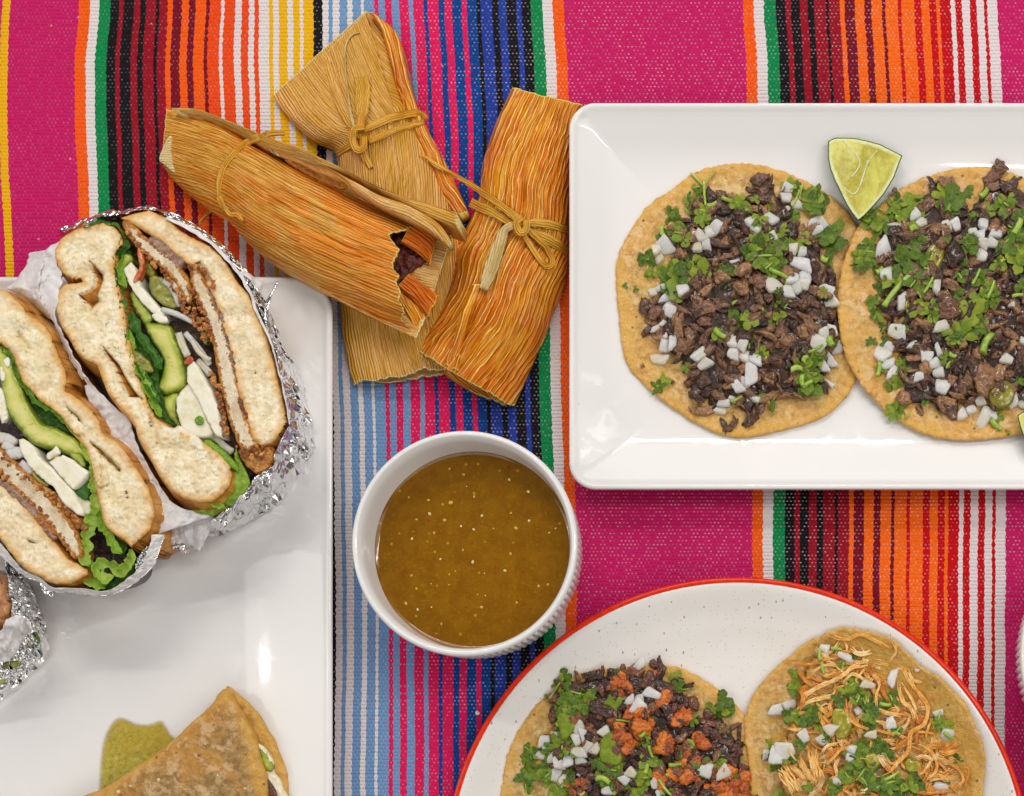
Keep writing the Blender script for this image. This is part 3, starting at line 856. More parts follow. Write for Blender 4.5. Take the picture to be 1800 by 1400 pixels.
# salsa in the bowl
def m_salsa():
    t = Mt('tomatillo_salsa'); p = t.geo()
    n = t.noise(p, 26, 4, .6, .5); f = t.noise(p, 5, 3, .6)
    c = t.mix(t.fr(n, .35, .65), (.205, .082, .002), (.245, .105, .003))
    c = t.mix(t.fr(f, .52, .72, 0, .35), c, (.38, .19, .010))
    v = t.vor(p, 17); vc = t.ma('ADD', 0.0, t.vor(p, 17, out='Color'))
    c = t.mix(t.ma('MULTIPLY', t.fr(v, .09, .18, .8, 0), t.fr(vc, .52, .60)), c, (.52, .28, .02))
    v2 = t.vor(t.map(p, (1, 1, 1), (.4, .3, 0)), 21); vc2 = t.ma('ADD', 0.0, t.vor(t.map(p, (1, 1, 1), (.4, .3, 0)), 21, out='Color'))
    c = t.mix(t.ma('MULTIPLY', t.fr(v2, .07, .15, .7, 0), t.fr(vc2, .62, .66)), c, (.30, .03, .004))
    return t.fin(c, .10, t.bump(t.ma('ADD', n, t.ma('MULTIPLY', f, .05)), .8, .3), sss=.1, ssc=(1, .5, .1), ssr=8, spec=.5)
M['salsa'] = m_salsa()
ZL = 104
sal = thing('green_salsa', 'brownish green salsa with pale seeds filling the ribbed ramekin', 'salsa', (834, 968, ZL))
rl = BR - 17.5
Lp = [(rl + 2.0, ZL + 6.0), (rl - .5, ZL + 4.2), (rl - 3, ZL + 2.2), (rl - 7, ZL + .8), (rl - 12, ZL + .2), (rl - 20, ZL), (rl * .6, ZL + .3), (rl * .25, ZL + .2), (0.5, ZL)]
revolve('liquid', bx, by, [(rl - 12, ZL - 60), (rl - 4, ZL - 10)] + Lp, M['salsa'], sal, 120)
bz = zoomed(600, 730, 3.0435)
M['seed'] = plain('tomatillo_seed', (.58, .34, .03), .3)
M['seedw'] = plain('pale_seed', (.74, .60, .26), .3)
def ell(name, n=1):
    bm = bmesh.new(); bmesh.ops.create_icosphere(bm, subdivisions=2, radius=1.0)
    for v in bm.verts: v.co *= 1 + .12 * mn.noise(v.co * 2)
    me = bpy.data.meshes.new(name); bm.to_mesh(me); bm.free()
    me.polygons.foreach_set("use_smooth", [True] * len(me.polygons)); return me
sm1 = ell('seed'); sm1.materials.append(M['seed']); sm2 = ell('seed_pale'); sm2.materials.append(M['seedw'])
seeds = [(898, 345, 9, 1), (1000, 410, 11, 1), (472, 528, 12, 1), (752, 538, 10, 1), (1004, 565, 9, 1), (934, 605, 13, 0), (552, 562, 13, 0), (640, 594, 8, 1), (708, 612, 9, 1), (496, 630, 10, 0), (378, 661, 9, 1), (1112, 630, 9, 0),
         (530, 770, 8, 1), (703, 786, 11, 1), (650, 722, 9, 0), (905, 742, 11, 0), (875, 832, 10, 1), (402, 928, 10, 0), (408, 1040, 9, 1), (750, 1028, 11, 0), (577, 852, 7, 0), (585, 468, 15, 0), (542, 478, 8, 0), (402, 558, 8, 0), (466, 455, 10, 0),
         (1055, 915, 10, 0), (1105, 907, 9, 0), (938, 1003, 9, 0), (345, 1008, 12, 0), (535, 1118, 9, 0), (710, 436, 9, 0), (578, 287, 9, 0), (654, 318, 10, 0), (907, 524, 8, 0), (813, 607, 6, 0), (375, 858, 9, 0), (360, 440, 8, 0), (610, 835, 6, 0), (575, 908, 6, 0), (482, 1027, 6, 1), (1146, 606, 6, 1), (770, 966, 4, 1), (480, 902, 4, 1), (765, 846, 4, 1), (670, 382, 4, 1)]
for x, y, s, w in seeds:
    q = bz((x, y))[0]; s = s / 3.04 * .72
    o = link('seed', sm2 if w else sm1, sal, None, loc=wp(q[0], q[1], ZL + .5 + s * .15), rot=(0, 0, rng.uniform(0, 3)), scl=(s * 1.15 * S, s * .9 * S, s * .5 * S))

# ================================================================ small pieces shared by the tacos
def tmpl(name, vs, fs, smooth=True):
    return mesh(name, [(v[0] * S, v[1] * S, v[2] * S) for v in vs], fs, smooth)

def meat_tmpl(k, strand=False):
    bm = bmesh.new(); bmesh.ops.create_icosphere(bm, subdivisions=3, radius=1.0)
    ax, ay, az = ((1.35, .85, .6), (1.6, .6, .5), (1.1, .95, .65), (2.1, .42, .4))[k % 4]
    sh = rng.uniform(-.3, .3)
    vs = []
    for v in bm.verts:
        d = v.co.normalized()
        # boxy, torn lump with fibres along x
        q = Vector((math.copysign(abs(d.x) ** .75, d.x), math.copysign(abs(d.y) ** .7, d.y), math.copysign(abs(d.z) ** .8, d.z)))
        n = mn.fractal(d * 1.2 + Vector((k * 7, 0, 0)), 1, 2, 3)
        f = mn.noise(Vector((d.x * 1.2, d.y * 6, d.z * 6 + k * 5)))
        q *= 1 + .55 * n + .14 * f
        x, y, z = q.x * ax, q.y * ay, q.z * az
        y += sh * (x * x - .8) * .6; z += .2 * mn.noise(Vector((x * 1.5, k, 0)))
        vs.append((x * 10, y * 10, z * 10))
    fs = [tuple(v.index for v in f.verts) for f in bm.faces]; bm.free()
    return vs, fs

def mk(name, gen, n, mats):
    out = []
    for k in range(n):
        vs, fs = gen(k)
        for mt in (mats if isinstance(mats, list) else [mats]):
            me = tmpl(name, vs, fs); me.materials.append(mt); out.append(me)
    return out
MEAT = mk('meat_piece', lambda k: meat_tmpl(k, k % 4 == 3), 14, M['meat'])
MEATD = mk('meat_piece', lambda k: meat_tmpl(k + 20, k % 4 == 3), 10, M['meatdark'])

def lump(k):
    bm = bmesh.new(); bmesh.ops.create_icosphere(bm, subdivisions=4, radius=1.0)
    vs = []
    for v in bm.verts:
        d = v.co.normalized()
        r = 1 + .35 * mn.fractal(d * 1.3 + Vector((k * 3, 1, 0)), 1, 2, 2) + .22 * (.5 - mn.voronoi(d * 3.2 + Vector((k, 0, 0)))[0][0])
        vs.append((d.x * r * 10, d.y * r * 8.5, d.z * r * 6))
    fs = [tuple(v.index for v in f.verts) for f in bm.faces]; bm.free(); return vs, fs
CHOR = mk('sausage_piece', lump, 7, M['chorizo'])

def onion_tmpl(k):
    # curved little block of onion: x 10, y 8, z 4 half sizes before scaling
    n = 6; vs = []; fs = []
    bm = bmesh.new(); bmesh.ops.create_cube(bm, size=2)
    bmesh.ops.subdivide_edges(bm, edges=bm.edges[:], cuts=5, use_grid_fill=True)
    r1, r2, r3, r4 = rng.uniform(-.55, .55, 4); bend = rng.uniform(.15, .5)
    for v in bm.verts:
        x, y, z = v.co
        m = max(abs(x), abs(y)); 
        rr = 1 - .10 * (abs(x) ** 6 * abs(y) ** 6) - .10 * (abs(z) ** 4 * m ** 6)
        x *= rr; y *= rr
        x2 = x * (1 + r1 * y * .6) + r2 * y * .4; y2 = y * (1 + r3 * x * .6) + r4 * x * .4
        x2 += .08 * mn.noise(Vector((y * 2, k, 1))); y2 += .10 * mn.noise(Vector((x * 2, k, 7)))
        z2 = z * (1 - .12 * (x * x + y * y) / 2) - bend * y * y * 1.3 + .12 * mn.noise(Vector((x * 2, y * 2, k)))
        vs.append((x2 * 10, y2 * 10, z2 * 3.6 + 2))
    fs = [tuple(v.index for v in f.verts) for f in bm.faces]; bm.free()
    return vs, fs
ONION = mk('diced_onion', onion_tmpl, 9, M['onion'])

def leaf_tmpl(k, lobes=3):
    nr, na = 7, 54; vs = [(0, 0, 0)]; fs = []
    curl = rng.uniform(-.3, .35); tw = rng.uniform(-.3, .3); sq = rng.uniform(.75, 1.0); ph = rng.uniform(0, 6)
    span = rng.uniform(115, 160)
    for i in range(na):
        a = math.radians(-span + 2 * span * i / (na - 1))
        t = i / (na - 1)
        big = abs(math.sin(math.pi * lobes * t)) ** .45
        small = abs(math.sin(math.pi * lobes * 3 * t)) ** .6
        R = (.24 + .60 * big + .11 * small * big) * (1 - .25 * abs(a) / 2.6) * (1 + .16 * mn.noise(Vector((k, t * 9, 0))))
        for j in range(1, nr + 1):
            r = j / nr * R
            x, y = r * math.cos(a), r * math.sin(a) * sq
            z = .35 * curl * (x * x) + tw * x * y * .8 + .06 * math.sin(a * 3 + ph) * r * 1.3 + .09 * mn.noise(Vector((x * 3, y * 3, k * 3))) + .05 * abs(math.sin(math.pi * lobes * t)) * r
            vs.append((x * 14, y * 14, z * 14 + 1.5))
    for i in range(na - 1):
        a = 1 + i * nr; b = a + nr
        fs.append((0, a, b))
        for j in range(nr - 1): fs.append((a + j, a + j + 1, b + j + 1, b + j))
    return vs, fs
LEAF = mk('cilantro_leaf', lambda k: leaf_tmpl(k, 3 if k % 3 else 5), 12, M['leaf'])

def tube(path3, rad, nseg=7):
    vs = []; fs = []; n = len(path3)
    P = [Vector(p) for p in path3]
    for i in range(n):
        t = (P[min(i + 1, n - 1)] - P[max(i - 1, 0)]).normalized()
        s = t.cross(Vector((0, 0, 1)));
        if s.length < 1e-6: s = Vector((1, 0, 0))
        s.normalize(); u = s.cross(t)
        r = rad[i] if hasattr(rad, '__len__') else rad
        ra, rb = r if isinstance(r, tuple) else (r, r)
        for j in range(nseg):
            a = 2 * math.pi * j / nseg
            vs.append(tuple(P[i] + s * math.cos(a) * ra + u * math.sin(a) * rb))
    for i in range(n - 1):
        for j in range(nseg):
            a = i * nseg + j; b = i * nseg + (j + 1) % nseg
            fs.append((a, b, b + nseg, a + nseg))
    fs.append(tuple(reversed(range(nseg)))); fs.append(tuple(range((n - 1) * nseg, n * nseg)))
    return vs, fs
def stem_tmpl(k):
    c = rng.uniform(-.12, .12)
    return tube([(x, c * (x * x) / 14, 2.2 + .5 * math.sin(x / 4 + k)) for x in np.linspace(-14, 14, 12)], [(2.3 - .5 * i / 11) for i in range(12)])
STEM = mk('cilantro_stem', stem_tmpl, 5, M['stem'])
def curl_tmpl(k):
    t = np.linspace(0, rng.uniform(2.6, 4.6), 16)
    return tube([(math.cos(a) * 10, math.sin(a) * 8, 2.5 + a * .8) for a in t], [(2.6 * (1 - .5 * i / 15), 1.0) for i in range(16)])
CURL = mk('cilantro_curl', curl_tmpl, 3, M['leaf'])

class Heap:
    """height map in table px used to lay pieces on one another"""
    def __init__(s, x0, y0, x1, y1, z0, g=3.0):
        s.x0, s.y0, s.g = x0, y0, g
        s.h = np.full((int((y1 - y0) / g) + 2, int((x1 - x0) / g) + 2), float(z0))
    def idx(s, x, y):
        return int(np.clip((y - s.y0) / s.g, 0, s.h.shape[0] - 1)), int(np.clip((x - s.x0) / s.g, 0, s.h.shape[1] - 1))
    def foot(s, x, y, r):
        i, j = s.idx(x, y); k = max(1, int(r / s.g))
        return slice(max(0, i - k), i + k + 1), slice(max(0, j - k), j + k + 1)
    def get(s, px, py, r=4, q=70):
        z = 40.0
        for _ in range(3):
            x, y = up(px, py, z); z = float(np.percentile(s.h[s.foot(x, y, r)], q))
        return z
    def add(s, px, py, z, r, t):
        x, y = up(px, py, z); f = s.foot(x, y, r); b = s.h[f]
        s.h[f] = np.maximum(b, np.minimum(b + t, z + t))
    def fill(s, fn):
        for i in range(s.h.shape[0]):
            for j in range(s.h.shape[1]):
                s.h[i, j] = max(s.h[i, j], fn(s.x0 + j * s.g, s.y0 + i * s.g))

def piece(me, par, px, py, z, scl, rot=None, tilt=.25):
    r = rot if rot is not None else rng.uniform(0, 6.28)
    e = (rng.uniform(-tilt, tilt), rng.uniform(-tilt, tilt), r)
    if not hasattr(scl, '__len__'): scl = (scl, scl, scl)
    return link(me.name.split('.')[0], me, par, None, loc=wp(px, py, z), rot=e, scl=scl)

def in_poly(poly, n, seedr, inset=4):
    P = spline(poly, 120, True); lo, hi = P.min(0), P.max(0); out = []
    # poisson-like scatter
    tries = 0
    rad = math.sqrt((inside(rng.uniform(lo, hi, (4000, 2)), P).mean() * np.prod(hi - lo)) / n) * .78
    while len(out) < n and tries < 60000:
        tries += 1
        q = rng.uniform(lo, hi)
        if not inside(q[None], P)[0] or seg_dist(q[None], P)[0] < inset: continue
        if out and np.min(np.hypot(*(np.array(out) - q).T)) < rad: 
            if tries % 400 == 0: rad *= .93
            continue
        out.append(q)
    return out

def cil(heap, par, lst, zz, k=1.0, lift=1.0):
    for i, e in enumerate(lst):
        (px, py), s = zz((e[0], e[1]))[0], e[2] / zz.f
        n = 1 if s < 26 else (2 if s < 36 else 3)
        for q in range(n):
            ox, oy = (0, 0) if n == 1 else rng.normal(0, s * .20, 2)
            ss = s * (.74 if n == 1 else (.66 if n == 2 else .62)) / 14 * k * rng.uniform(.8, 1.15)
            z = heap.get(px + ox, py + oy, s * .22) + lift
            piece(LEAF[rng.integers(len(LEAF))], par, px + ox, py + oy, z, (ss * 1.15, ss * 1.15, ss), tilt=.3)
            heap.add(px + ox, py + oy, z, s * .3, 1.2)
        if s > 22 and rng.random() < .45:
            a = rng.uniform(0, 6.28); qx, qy = px + math.cos(a) * s * .35, py + math.sin(a) * s * .35
            piece(STEM[rng.integers(5)], par, qx, qy, heap.get(qx, qy, 5, 80) + 1, (s / 60 * rng.uniform(.7, 1.2), .75, .75), tilt=.15)

def onions(heap, par, lst, zz):
    for e in lst:
        (px, py) = zz((e[0], e[1]))[0]; w = e[2] / zz.f; h = (e[3] if len(e) > 3 else e[2] * .82) / zz.f
        rot = math.radians(e[4]) if len(e) > 4 else rng.uniform(-.5, .5)
        parts = [(0, 0, w, h)]
        if max(w, h) > 30 and min(w, h) > 15 and rng.random() < .75:
            if w >= h: parts = [(-w * .25, rng.uniform(-2, 2), w * .52, h * .95), (w * .26, rng.uniform(-2, 2), w * .50, h * .85)]
            else: parts = [(rng.uniform(-2, 2), -h * .25, w * .9, h * .50), (rng.uniform(-2, 2), h * .26, w * .85, h * .48)]
        for dx, dy, ww, hh in parts:
            c_, s_ = math.cos(rot), math.sin(-rot)
            x, y = px + dx * c_ - dy * s_, py + dx * s_ + dy * c_
            z = heap.get(x, y, min(ww, hh) * .4, 75) + .5
            zs = min(1.0, min(ww, hh) / 14)
            piece(ONION[rng.integers(len(ONION))], par, x, y, z, (ww / 20 * .98, hh / 20 * .98, 1.0 * zs + .25), rot=rot + rng.uniform(-.15, .15), tilt=.3)
            heap.add(x, y, z, min(ww, hh) * .4, 6 * zs)

def Zf(ox, oy, f):
    g = zoomed(ox, oy, f); g2 = lambda *p: g(*p); g2.f = f; return g2

def tortilla(par, poly, z, mat, th=6, seed=0, dome=0.0, c=None, tilt=None):
    def zf(x, y):
        v = 2.2 * mn.noise(Vector((x / 60, y / 60, seed)))
        if tilt: v += tilt(x, y)
        return v
    return slab('tortilla', poly, z, th, mat, par, step=4.6, rnd=2.6, amp=1.6, sc=9, zf=zf, wob=2.1, seed=seed, bulge=.5)

def sauce_mat():
    return m_food('green_sauce', [(.3, (.16, .13, .004)), (.5, (.30, .26, .012)), (.75, (.44, .38, .05))], 14, .15, 1, coat=.5, sss=.2)
M['sauce'] = sauce_mat()

def make_taco(name, label, base, outline, zt, tmat, meatpoly, zz, nm, onl, lefl, stems, dome=20, meats=None, group=None, tilt=None, seed=0, extra=None, msc=1.0):
    t = thing(name, label, 'taco', base)
    tortilla(t, outline, zt, tmat, seed=seed, tilt=tilt)
    mp = zz(*meatpoly)
    P = spline(mp, 140, True)
    lo, hi = P.min(0) - 30, P.max(0) + 30
    h = Heap(min(lo[0], 840) if False else lo[0] - 60, lo[1] - 60, hi[0] + 90, hi[1] + 90, zt + 1)
    x0, y0 = up(*np.mean(P, axis=0), zt)
    if tilt:
        h.fill(lambda x, y: zt + tilt(*( (x - NX) * H / (H - zt) + NX, (y - NY) * H / (H - zt) + NY)))
    if nm:
        def df(x, y):
            d = seg_dist(np.array([[x, y]]), P)[0]
            return dome * (1 - math.exp(-d / 45)) + (tilt(x, y) if tilt else 0)
        # low bed of juices and crumbled meat under the pieces
        c = np.mean(P, axis=0); inner = [tuple(c + (p - c) * .93) for p in P[::4]]
        b = slab('meat_bed', inner, zt + 3, 5, M['meatbase'], t, step=6, rnd=5, amp=4, sc=12, zf=df, wob=3, seed=seed)
        # height map from the bed
        cb = caster([b])
        g = h.g
        Q = []
        for i in range(h.h.shape[0]):
            for j in range(h.h.shape[1]):
                Q.append(((h.x0 + j * g - NX) * H / (H - zt - 12) + NX, (h.y0 + i * g - NY) * H / (H - zt - 12) + NY))
        Q = np.array(Q); ins = inside(Q, np.array(inner)); dd = seg_dist(Q, P)
        hh = zt + 3 + dome * (1 - np.exp(-dd / 45))
        if tilt: hh += np.array([tilt(*q) for q in Q])
        h.h = np.maximum(h.h, np.where(ins, hh, -99).reshape(h.h.shape))
    return t, h, mp

def scatter_meat(t, h, mp, n, sets, smin=.75, smax=1.35, dirn=None, flat=.9):
    for q in in_poly(mp, n, 0, 3):
        lst = sets[0] if rng.random() < .999 else sets[0]
        s = rng.uniform(smin, smax)
        z = h.get(q[0], q[1], 6 * s, 60) + 1.8 * s
        piece(lst[rng.integers(len(lst))], t, q[0], q[1], z, (s * rng.uniform(.7, 1.1), s * rng.uniform(.7, 1.15), s * flat), tilt=.45)
        h.add(q[0], q[1], z, 7 * s, 3.5 * s)

def put_stems(t, h, lst, zz, tm=None):
    for e in lst:
        a, b = zz((e[0], e[1]), (e[2], e[3])); w = (e[4] if len(e) > 4 else 10) / zz.f
        mx, my = (a[0] + b[0]) / 2, (a[1] + b[1]) / 2
        L = math.hypot(b[0] - a[0], b[1] - a[1]); r = -math.atan2(b[1] - a[1], b[0] - a[0])
        z = h.get(mx, my, L * .3, 85) + 1
        me = (tm or STEM)[rng.integers(len(tm or STEM))]
        piece(me, t, mx, my, z, (L / 28, w / 4.6, max(.8, w / 5)), rot=r, tilt=.08)
        h.add(mx, my, z, w * .5, 2)

rtilt = lambda x, y: rest(prof, min(x - 1000, 861 - y, y - 181) + 2, 21.0)
RP = [(28, 54), (60, 38), (90, 28), (125, 22.5), (180, 20.5), (260, 20), (300, 20), (400, 20)]
ctilt = lambda x, y: rest(RP, 517 - math.hypot(x - 1297, y - 1532) + 2, 20.0)
# ---- taco 1 : beef, left on the rectangular plate
Z1 = Zf(1060, 230, 2.457)
out1 = [(1300, 288), (1345, 292), (1390, 308), (1430, 326), (1460, 345), (1490, 372), (1507, 400), (1515, 450), (1519, 520), (1518, 600), (1505, 665), (1478, 708), (1440, 736), (1380, 755), (1310, 768), (1265, 762), (1215, 738), (1160, 700), (1120, 662), (1098, 628), (1088, 560), (1083, 480), (1091, 438), (1112, 400), (1142, 360), (1180, 334), (1215, 308), (1260, 292)]
meat1 = [(405, 290), (500, 240), (560, 265), (620, 262), (680, 205), (740, 218), (800, 300), (860, 370), (900, 450), (960, 520), (1010, 640), (1015, 800), (1020, 920), (980, 1000), (955, 1120), (900, 1145), (830, 1165), (720, 1150), (650, 1260), (600, 1230), (480, 1180), (400, 1200), (360, 1130), (350, 1030), (290, 1000), (200, 880), (180, 760), (240, 700), (300, 560), (270, 430), (330, 390)]
on1 = [(790, 270, 55, 85, -10), (835, 322, 45, 45), (790, 345, 40, 25, 40), (650, 410, 80, 55, -35), (722, 385, 65, 50, -40), (440, 450, 75, 60, 30), (430, 502, 75, 55, 10), (490, 415, 50, 60, -30), (265, 500, 75, 75, 20), (236, 535, 45, 80, 25), (918, 412, 65, 75, 15), (948, 400, 35, 70, 40), (740, 482, 45, 95, 25), (840, 520, 75, 55, 0), (852, 577, 100, 55, -15), (820, 640, 55, 50), (870, 635, 50, 60, 20), (818, 690, 85, 65, 20), (865, 665, 60, 50), (725, 668, 65, 85, 30), (550, 573, 78, 22, 5), (283, 740, 75, 80, 15), (290, 780, 50, 55), (280, 916, 75, 75, 10), (245, 990, 80, 45, -10), (228, 856, 40, 25), (258, 832, 40, 20, 40), (425, 992, 75, 90, 35), (580, 920, 85, 60, -8), (585, 972, 95, 55, -12), (655, 988, 65, 50, -10), (640, 1052, 55, 95, 8), (600, 1100, 80, 65, 30), (515, 1192, 60, 75, -15), (965, 690, 70, 50, -20), (985, 740, 60, 55), (975, 880, 80, 70, 20), (930, 920, 70, 70), (1015, 935, 45, 60), (965, 1005, 75, 75, 30), (977, 1090, 55, 18, -45), (250, 680, 45, 30), (218, 700, 40, 35), (560, 1160, 40, 25), (345, 690, 55, 45), (660, 1160, 40, 30)]
lf1 = [(400, 265, 55), (375, 310, 50), (320, 385, 85), (300, 360, 50), (430, 372, 75), (440, 335, 55), (300, 450, 85), (355, 465, 60), (190, 570, 75), (213, 610, 60), (320, 620, 120), (350, 560, 70), (400, 600, 90), (290, 655, 90), (240, 690, 40), (330, 690, 70), (600, 340, 75), (655, 305, 45), (620, 330, 60), (720, 315, 45), (800, 212, 70), (893, 290, 95), (905, 330, 80), (822, 362, 65), (670, 400, 60), (655, 490, 60), (740, 440, 80), (700, 470, 80), (680, 520, 100), (740, 530, 90), (790, 480, 70), (855, 475, 70), (975, 430, 125), (960, 562, 50), (720, 600, 80), (760, 590, 90), (625, 812, 85), (505, 885, 60), (650, 920, 60), (688, 970, 60), (370, 1027, 45), (235, 1085, 65), (880, 1035, 110), (850, 1010, 60), (935, 1050, 60), (940, 972, 80), (900, 955, 50), (985, 915, 50), (780, 740, 60), (930, 870, 50), (100, 670, 24), (138, 686, 24), (740, 745, 40), (770, 812, 60), (560, 600, 60), (500, 600, 45), (540, 656, 35), (750, 690, 50), (690, 770, 35), (800, 640, 50), (950, 700, 60), (730, 830, 30)]
st1 = [(435, 225, 442, 330, 13), (380, 185, 432, 238, 11), (440, 230, 485, 178, 7), (512, 295, 580, 320, 18), (450, 335, 492, 318, 22), (845, 300, 860, 235, 14), (820, 330, 850, 260, 10), (655, 545, 730, 540, 11), (655, 530, 672, 460, 9), (720, 600, 800, 640, 20), (700, 600, 735, 570, 7), (482, 865, 530, 900, 26), (555, 750, 585, 735, 14), (810, 1030, 860, 1025, 26), (860, 1000, 880, 975, 24), (855, 1060, 860, 1110, 26), (890, 960, 950, 930, 14), (970, 900, 985, 935, 36), (555, 1175, 600, 1150, 12), (250, 420, 258, 460, 26), (860, 1110, 905, 1080, 20), (355, 340, 380, 365, 8), (675, 760, 695, 775, 16), (940, 560, 970, 570, 30)]
taco1, hp1, mp1 = make_taco('beef_taco', 'open taco of chopped brown beef with onion and cilantro, left of the lime wedge', (1300, 528, PZ), out1, PZ + 8, M['tortilla'], meat1, Z1, 1, on1, lf1, st1, dome=20, seed=1, tilt=rtilt)
scatter_meat(taco1, hp1, mp1, 215, [MEAT], .68, 1.25)
scatter_meat(taco1, hp1, mp1, 70, [MEAT], .85, 1.45)
for x, y, s in ((560, 1270, .9), (525, 1275, .8), (540, 1290, .6), (430, 1210, 1.3), (170, 1015, .3), (300, 1085, .35), (800, 1140, 1.1), (640, 1240, 1.2), (680, 215, 1.3), (690, 260, 1.2), (190, 760, 1.3), (220, 790, 1.1), (200, 860, .9)):
    q = Z1((x, y))[0]; z = hp1.get(*q, 4) + 3 * s; piece(MEAT[rng.integers(len(MEAT))], taco1, q[0], q[1], z, s)
cil(hp1, taco1, lf1, Z1); onions(hp1, taco1, on1, Z1); cil(hp1, taco1, lf1[::3], Z1, .6); put_stems(taco1, hp1, st1, Z1)
for x, y, s, r in ((390, 290, 1.0, 1.9), (700, 1180, 1.6, -.9), (390, 350, .8, 2.6), (520, 590, .7, 0)):
    q = Z1((x, y))[0]; piece(CURL[rng.integers(3)], taco1, q[0], q[1], hp1.get(*q, 6) + 1, (s, s, s), rot=r)

# ---- taco 2 : beef, right, overlapping the first
Z2 = Zf(1440, 200, 2.3333)
out2 = Z2((155, 470), (102, 600), (80, 720), (80, 840), (102, 980), (150, 1075), (220, 1165), (300, 1240), (400, 1300), (500, 1330), (620, 1338), (760, 1325), (870, 1290), (1000, 1210), (1090, 1090), (1140, 930), (1150, 760), (1110, 600), (1040, 460), (950, 350), (850, 270), (760, 235), (680, 219), (560, 226), (450, 256), (350, 300), (280, 350), (205, 410))
tilt2 = lambda x, y: rtilt(x, y) + 11 * max(0, min(1, (1560 - x) / 60)) * max(0, min(1, (1 - abs(y - 540) / 260) * 2.5))
meat2 = [(420, 310), (540, 265), (575, 300), (600, 380), (650, 380), (640, 330), (700, 255), (760, 240), (800, 270), (900, 330), (1000, 500), (1040, 700), (1000, 950), (860, 1150), (760, 1200), (700, 1180), (600, 1190), (540, 1240), (470, 1200), (380, 1235), (330, 1170), (330, 1000), (280, 850), (245, 750), (250, 480), (330, 450)]
on2 = [(405, 432, 50, 80, 35), (312, 466, 55, 32, -5), (540, 467, 78, 62, 15), (630, 487, 40, 30), (665, 475, 45, 90, -10), (670, 560, 55, 100, -10), (715, 512, 55, 80, -15), (258, 555, 65, 75, 20), (275, 660, 50, 55), (320, 895, 75, 60, -20), (500, 872, 65, 45, 10), (490, 975, 22, 70, 30), (255, 990, 65, 60, -30), (288, 960, 45, 50), (290, 1045, 70, 75, 30), (478, 1045, 55, 80, 20), (505, 1122, 60, 60), (600, 1225, 85, 45, 35), (675, 1250, 50, 95, -25), (815, 1178, 70, 70), (790, 786, 26, 26), (345, 770, 60, 60), (440, 1000, 50, 50), (770, 1010, 50, 40), (660, 1180, 40, 40), (410, 1080, 40, 40), (480, 710, 30, 60, 0), (840, 930, 40, 50), (712, 1240, 30, 50, 20), (380, 950, 40, 30)]
lf2 = [(350, 385, 110), (370, 420, 90), (235, 430, 110), (200, 425, 60), (555, 350, 110), (545, 400, 80), (175, 590, 95), (200, 540, 60), (370, 600, 100), (430, 580, 70), (400, 520, 60), (230, 655, 60), (300, 670, 80), (240, 722, 50), (230, 790, 80), (225, 830, 50), (690, 400, 60), (765, 375, 80), (780, 360, 60), (790, 550, 110), (820, 600, 100), (620, 545, 75), (410, 690, 80), (430, 730, 70), (450, 810, 80), (470, 860, 80), (590, 890, 130), (560, 920, 70), (640, 860, 90), (680, 680, 80), (700, 740, 90), (655, 780, 70), (590, 650, 70), (530, 1010, 60), (335, 1040, 75), (350, 1220, 70), (430, 1190, 30), (735, 1235, 60), (815, 1090, 50), (320, 1108, 45), (215, 945, 40), (262, 935, 45), (245, 1045, 50), (820, 470, 90), (520, 510, 45), (650, 840, 50), (600, 780, 60), (830, 720, 60), (265, 870, 60), (340, 880, 60), (420, 640, 60), (740, 620, 60), (560, 740, 60), (640, 430, 60), (770, 1310, 28), (850, 1060, 60), (290, 1110, 40)]
st2 = [(260, 790, 375, 652, 24), (660, 985, 700, 905, 34), (700, 1260, 745, 1300, 22), (240, 1080, 250, 1025, 20), (235, 660, 262, 640, 26), (660, 350, 690, 318, 26), (370, 480, 400, 470, 28), (430, 740, 470, 670, 14), (630, 700, 660, 640, 12), (690, 760, 720, 690, 16), (310, 430, 345, 440, 22), (530, 990, 560, 1000, 20), (790, 750, 835, 745, 16), (800, 500, 830, 440, 30), (560, 870, 620, 900, 10)]
taco2, hp2, mp2 = make_taco('beef_taco', 'open taco of chopped brown beef at the right, lying over the edge of its neighbour', (1700, 540, PZ), out2, PZ + 12, M['tortilla'], meat2, Z2, 1, on2, lf2, st2, dome=20, seed=2, tilt=tilt2)
scatter_meat(taco2, hp2, mp2, 215, [MEAT], .68, 1.25)
scatter_meat(taco2, hp2, mp2, 65, [MEAT], .85, 1.45)
for x, y, s in ((737, 225, 1.2), (740, 205, .8), (775, 300, 1.2), (790, 320, 1.0), (720, 300, 1.0), (470, 330, 1.6), (530, 290, 1.5), (440, 380, 1.4), (520, 790, 2.0), (290, 810, 1.4), (320, 500, 1.4), (560, 580, 1.9), (680, 1090, 2.2), (650, 1050, 1.8), (540, 1210, 1.6), (740, 1060, 1.4), (310, 315, .5)):
    q = Z2((x, y))[0]; z = hp2.get(*q, 4) + 3 * s; piece(MEAT[rng.integers(len(MEAT))], taco2, q[0], q[1], z, (s * .8, s, s * .6))
cil(hp2, taco2, lf2, Z2); onions(hp2, taco2, on2, Z2); cil(hp2, taco2, lf2[::3], Z2, .6); put_stems(taco2, hp2, st2, Z2)
for k, pts in enumerate([[(700, 1130), (760, 1090), (800, 1130), (790, 1190), (740, 1210), (700, 1180)], [(440, 560), (490, 520), (520, 560), (480, 650), (440, 640)], [(350, 760), (400, 760), (410, 810), (360, 820)], [(720, 560), (760, 590), (780, 660), (740, 660)]]):
    P = Z2(*pts); z = max(hp2.get(*q, 8) for q in P) - 1
    slab('sauce_dollop', P, z + 2, 5, M['sauce'], taco2, step=4, rnd=5, amp=1.6, sc=7, seed=k)

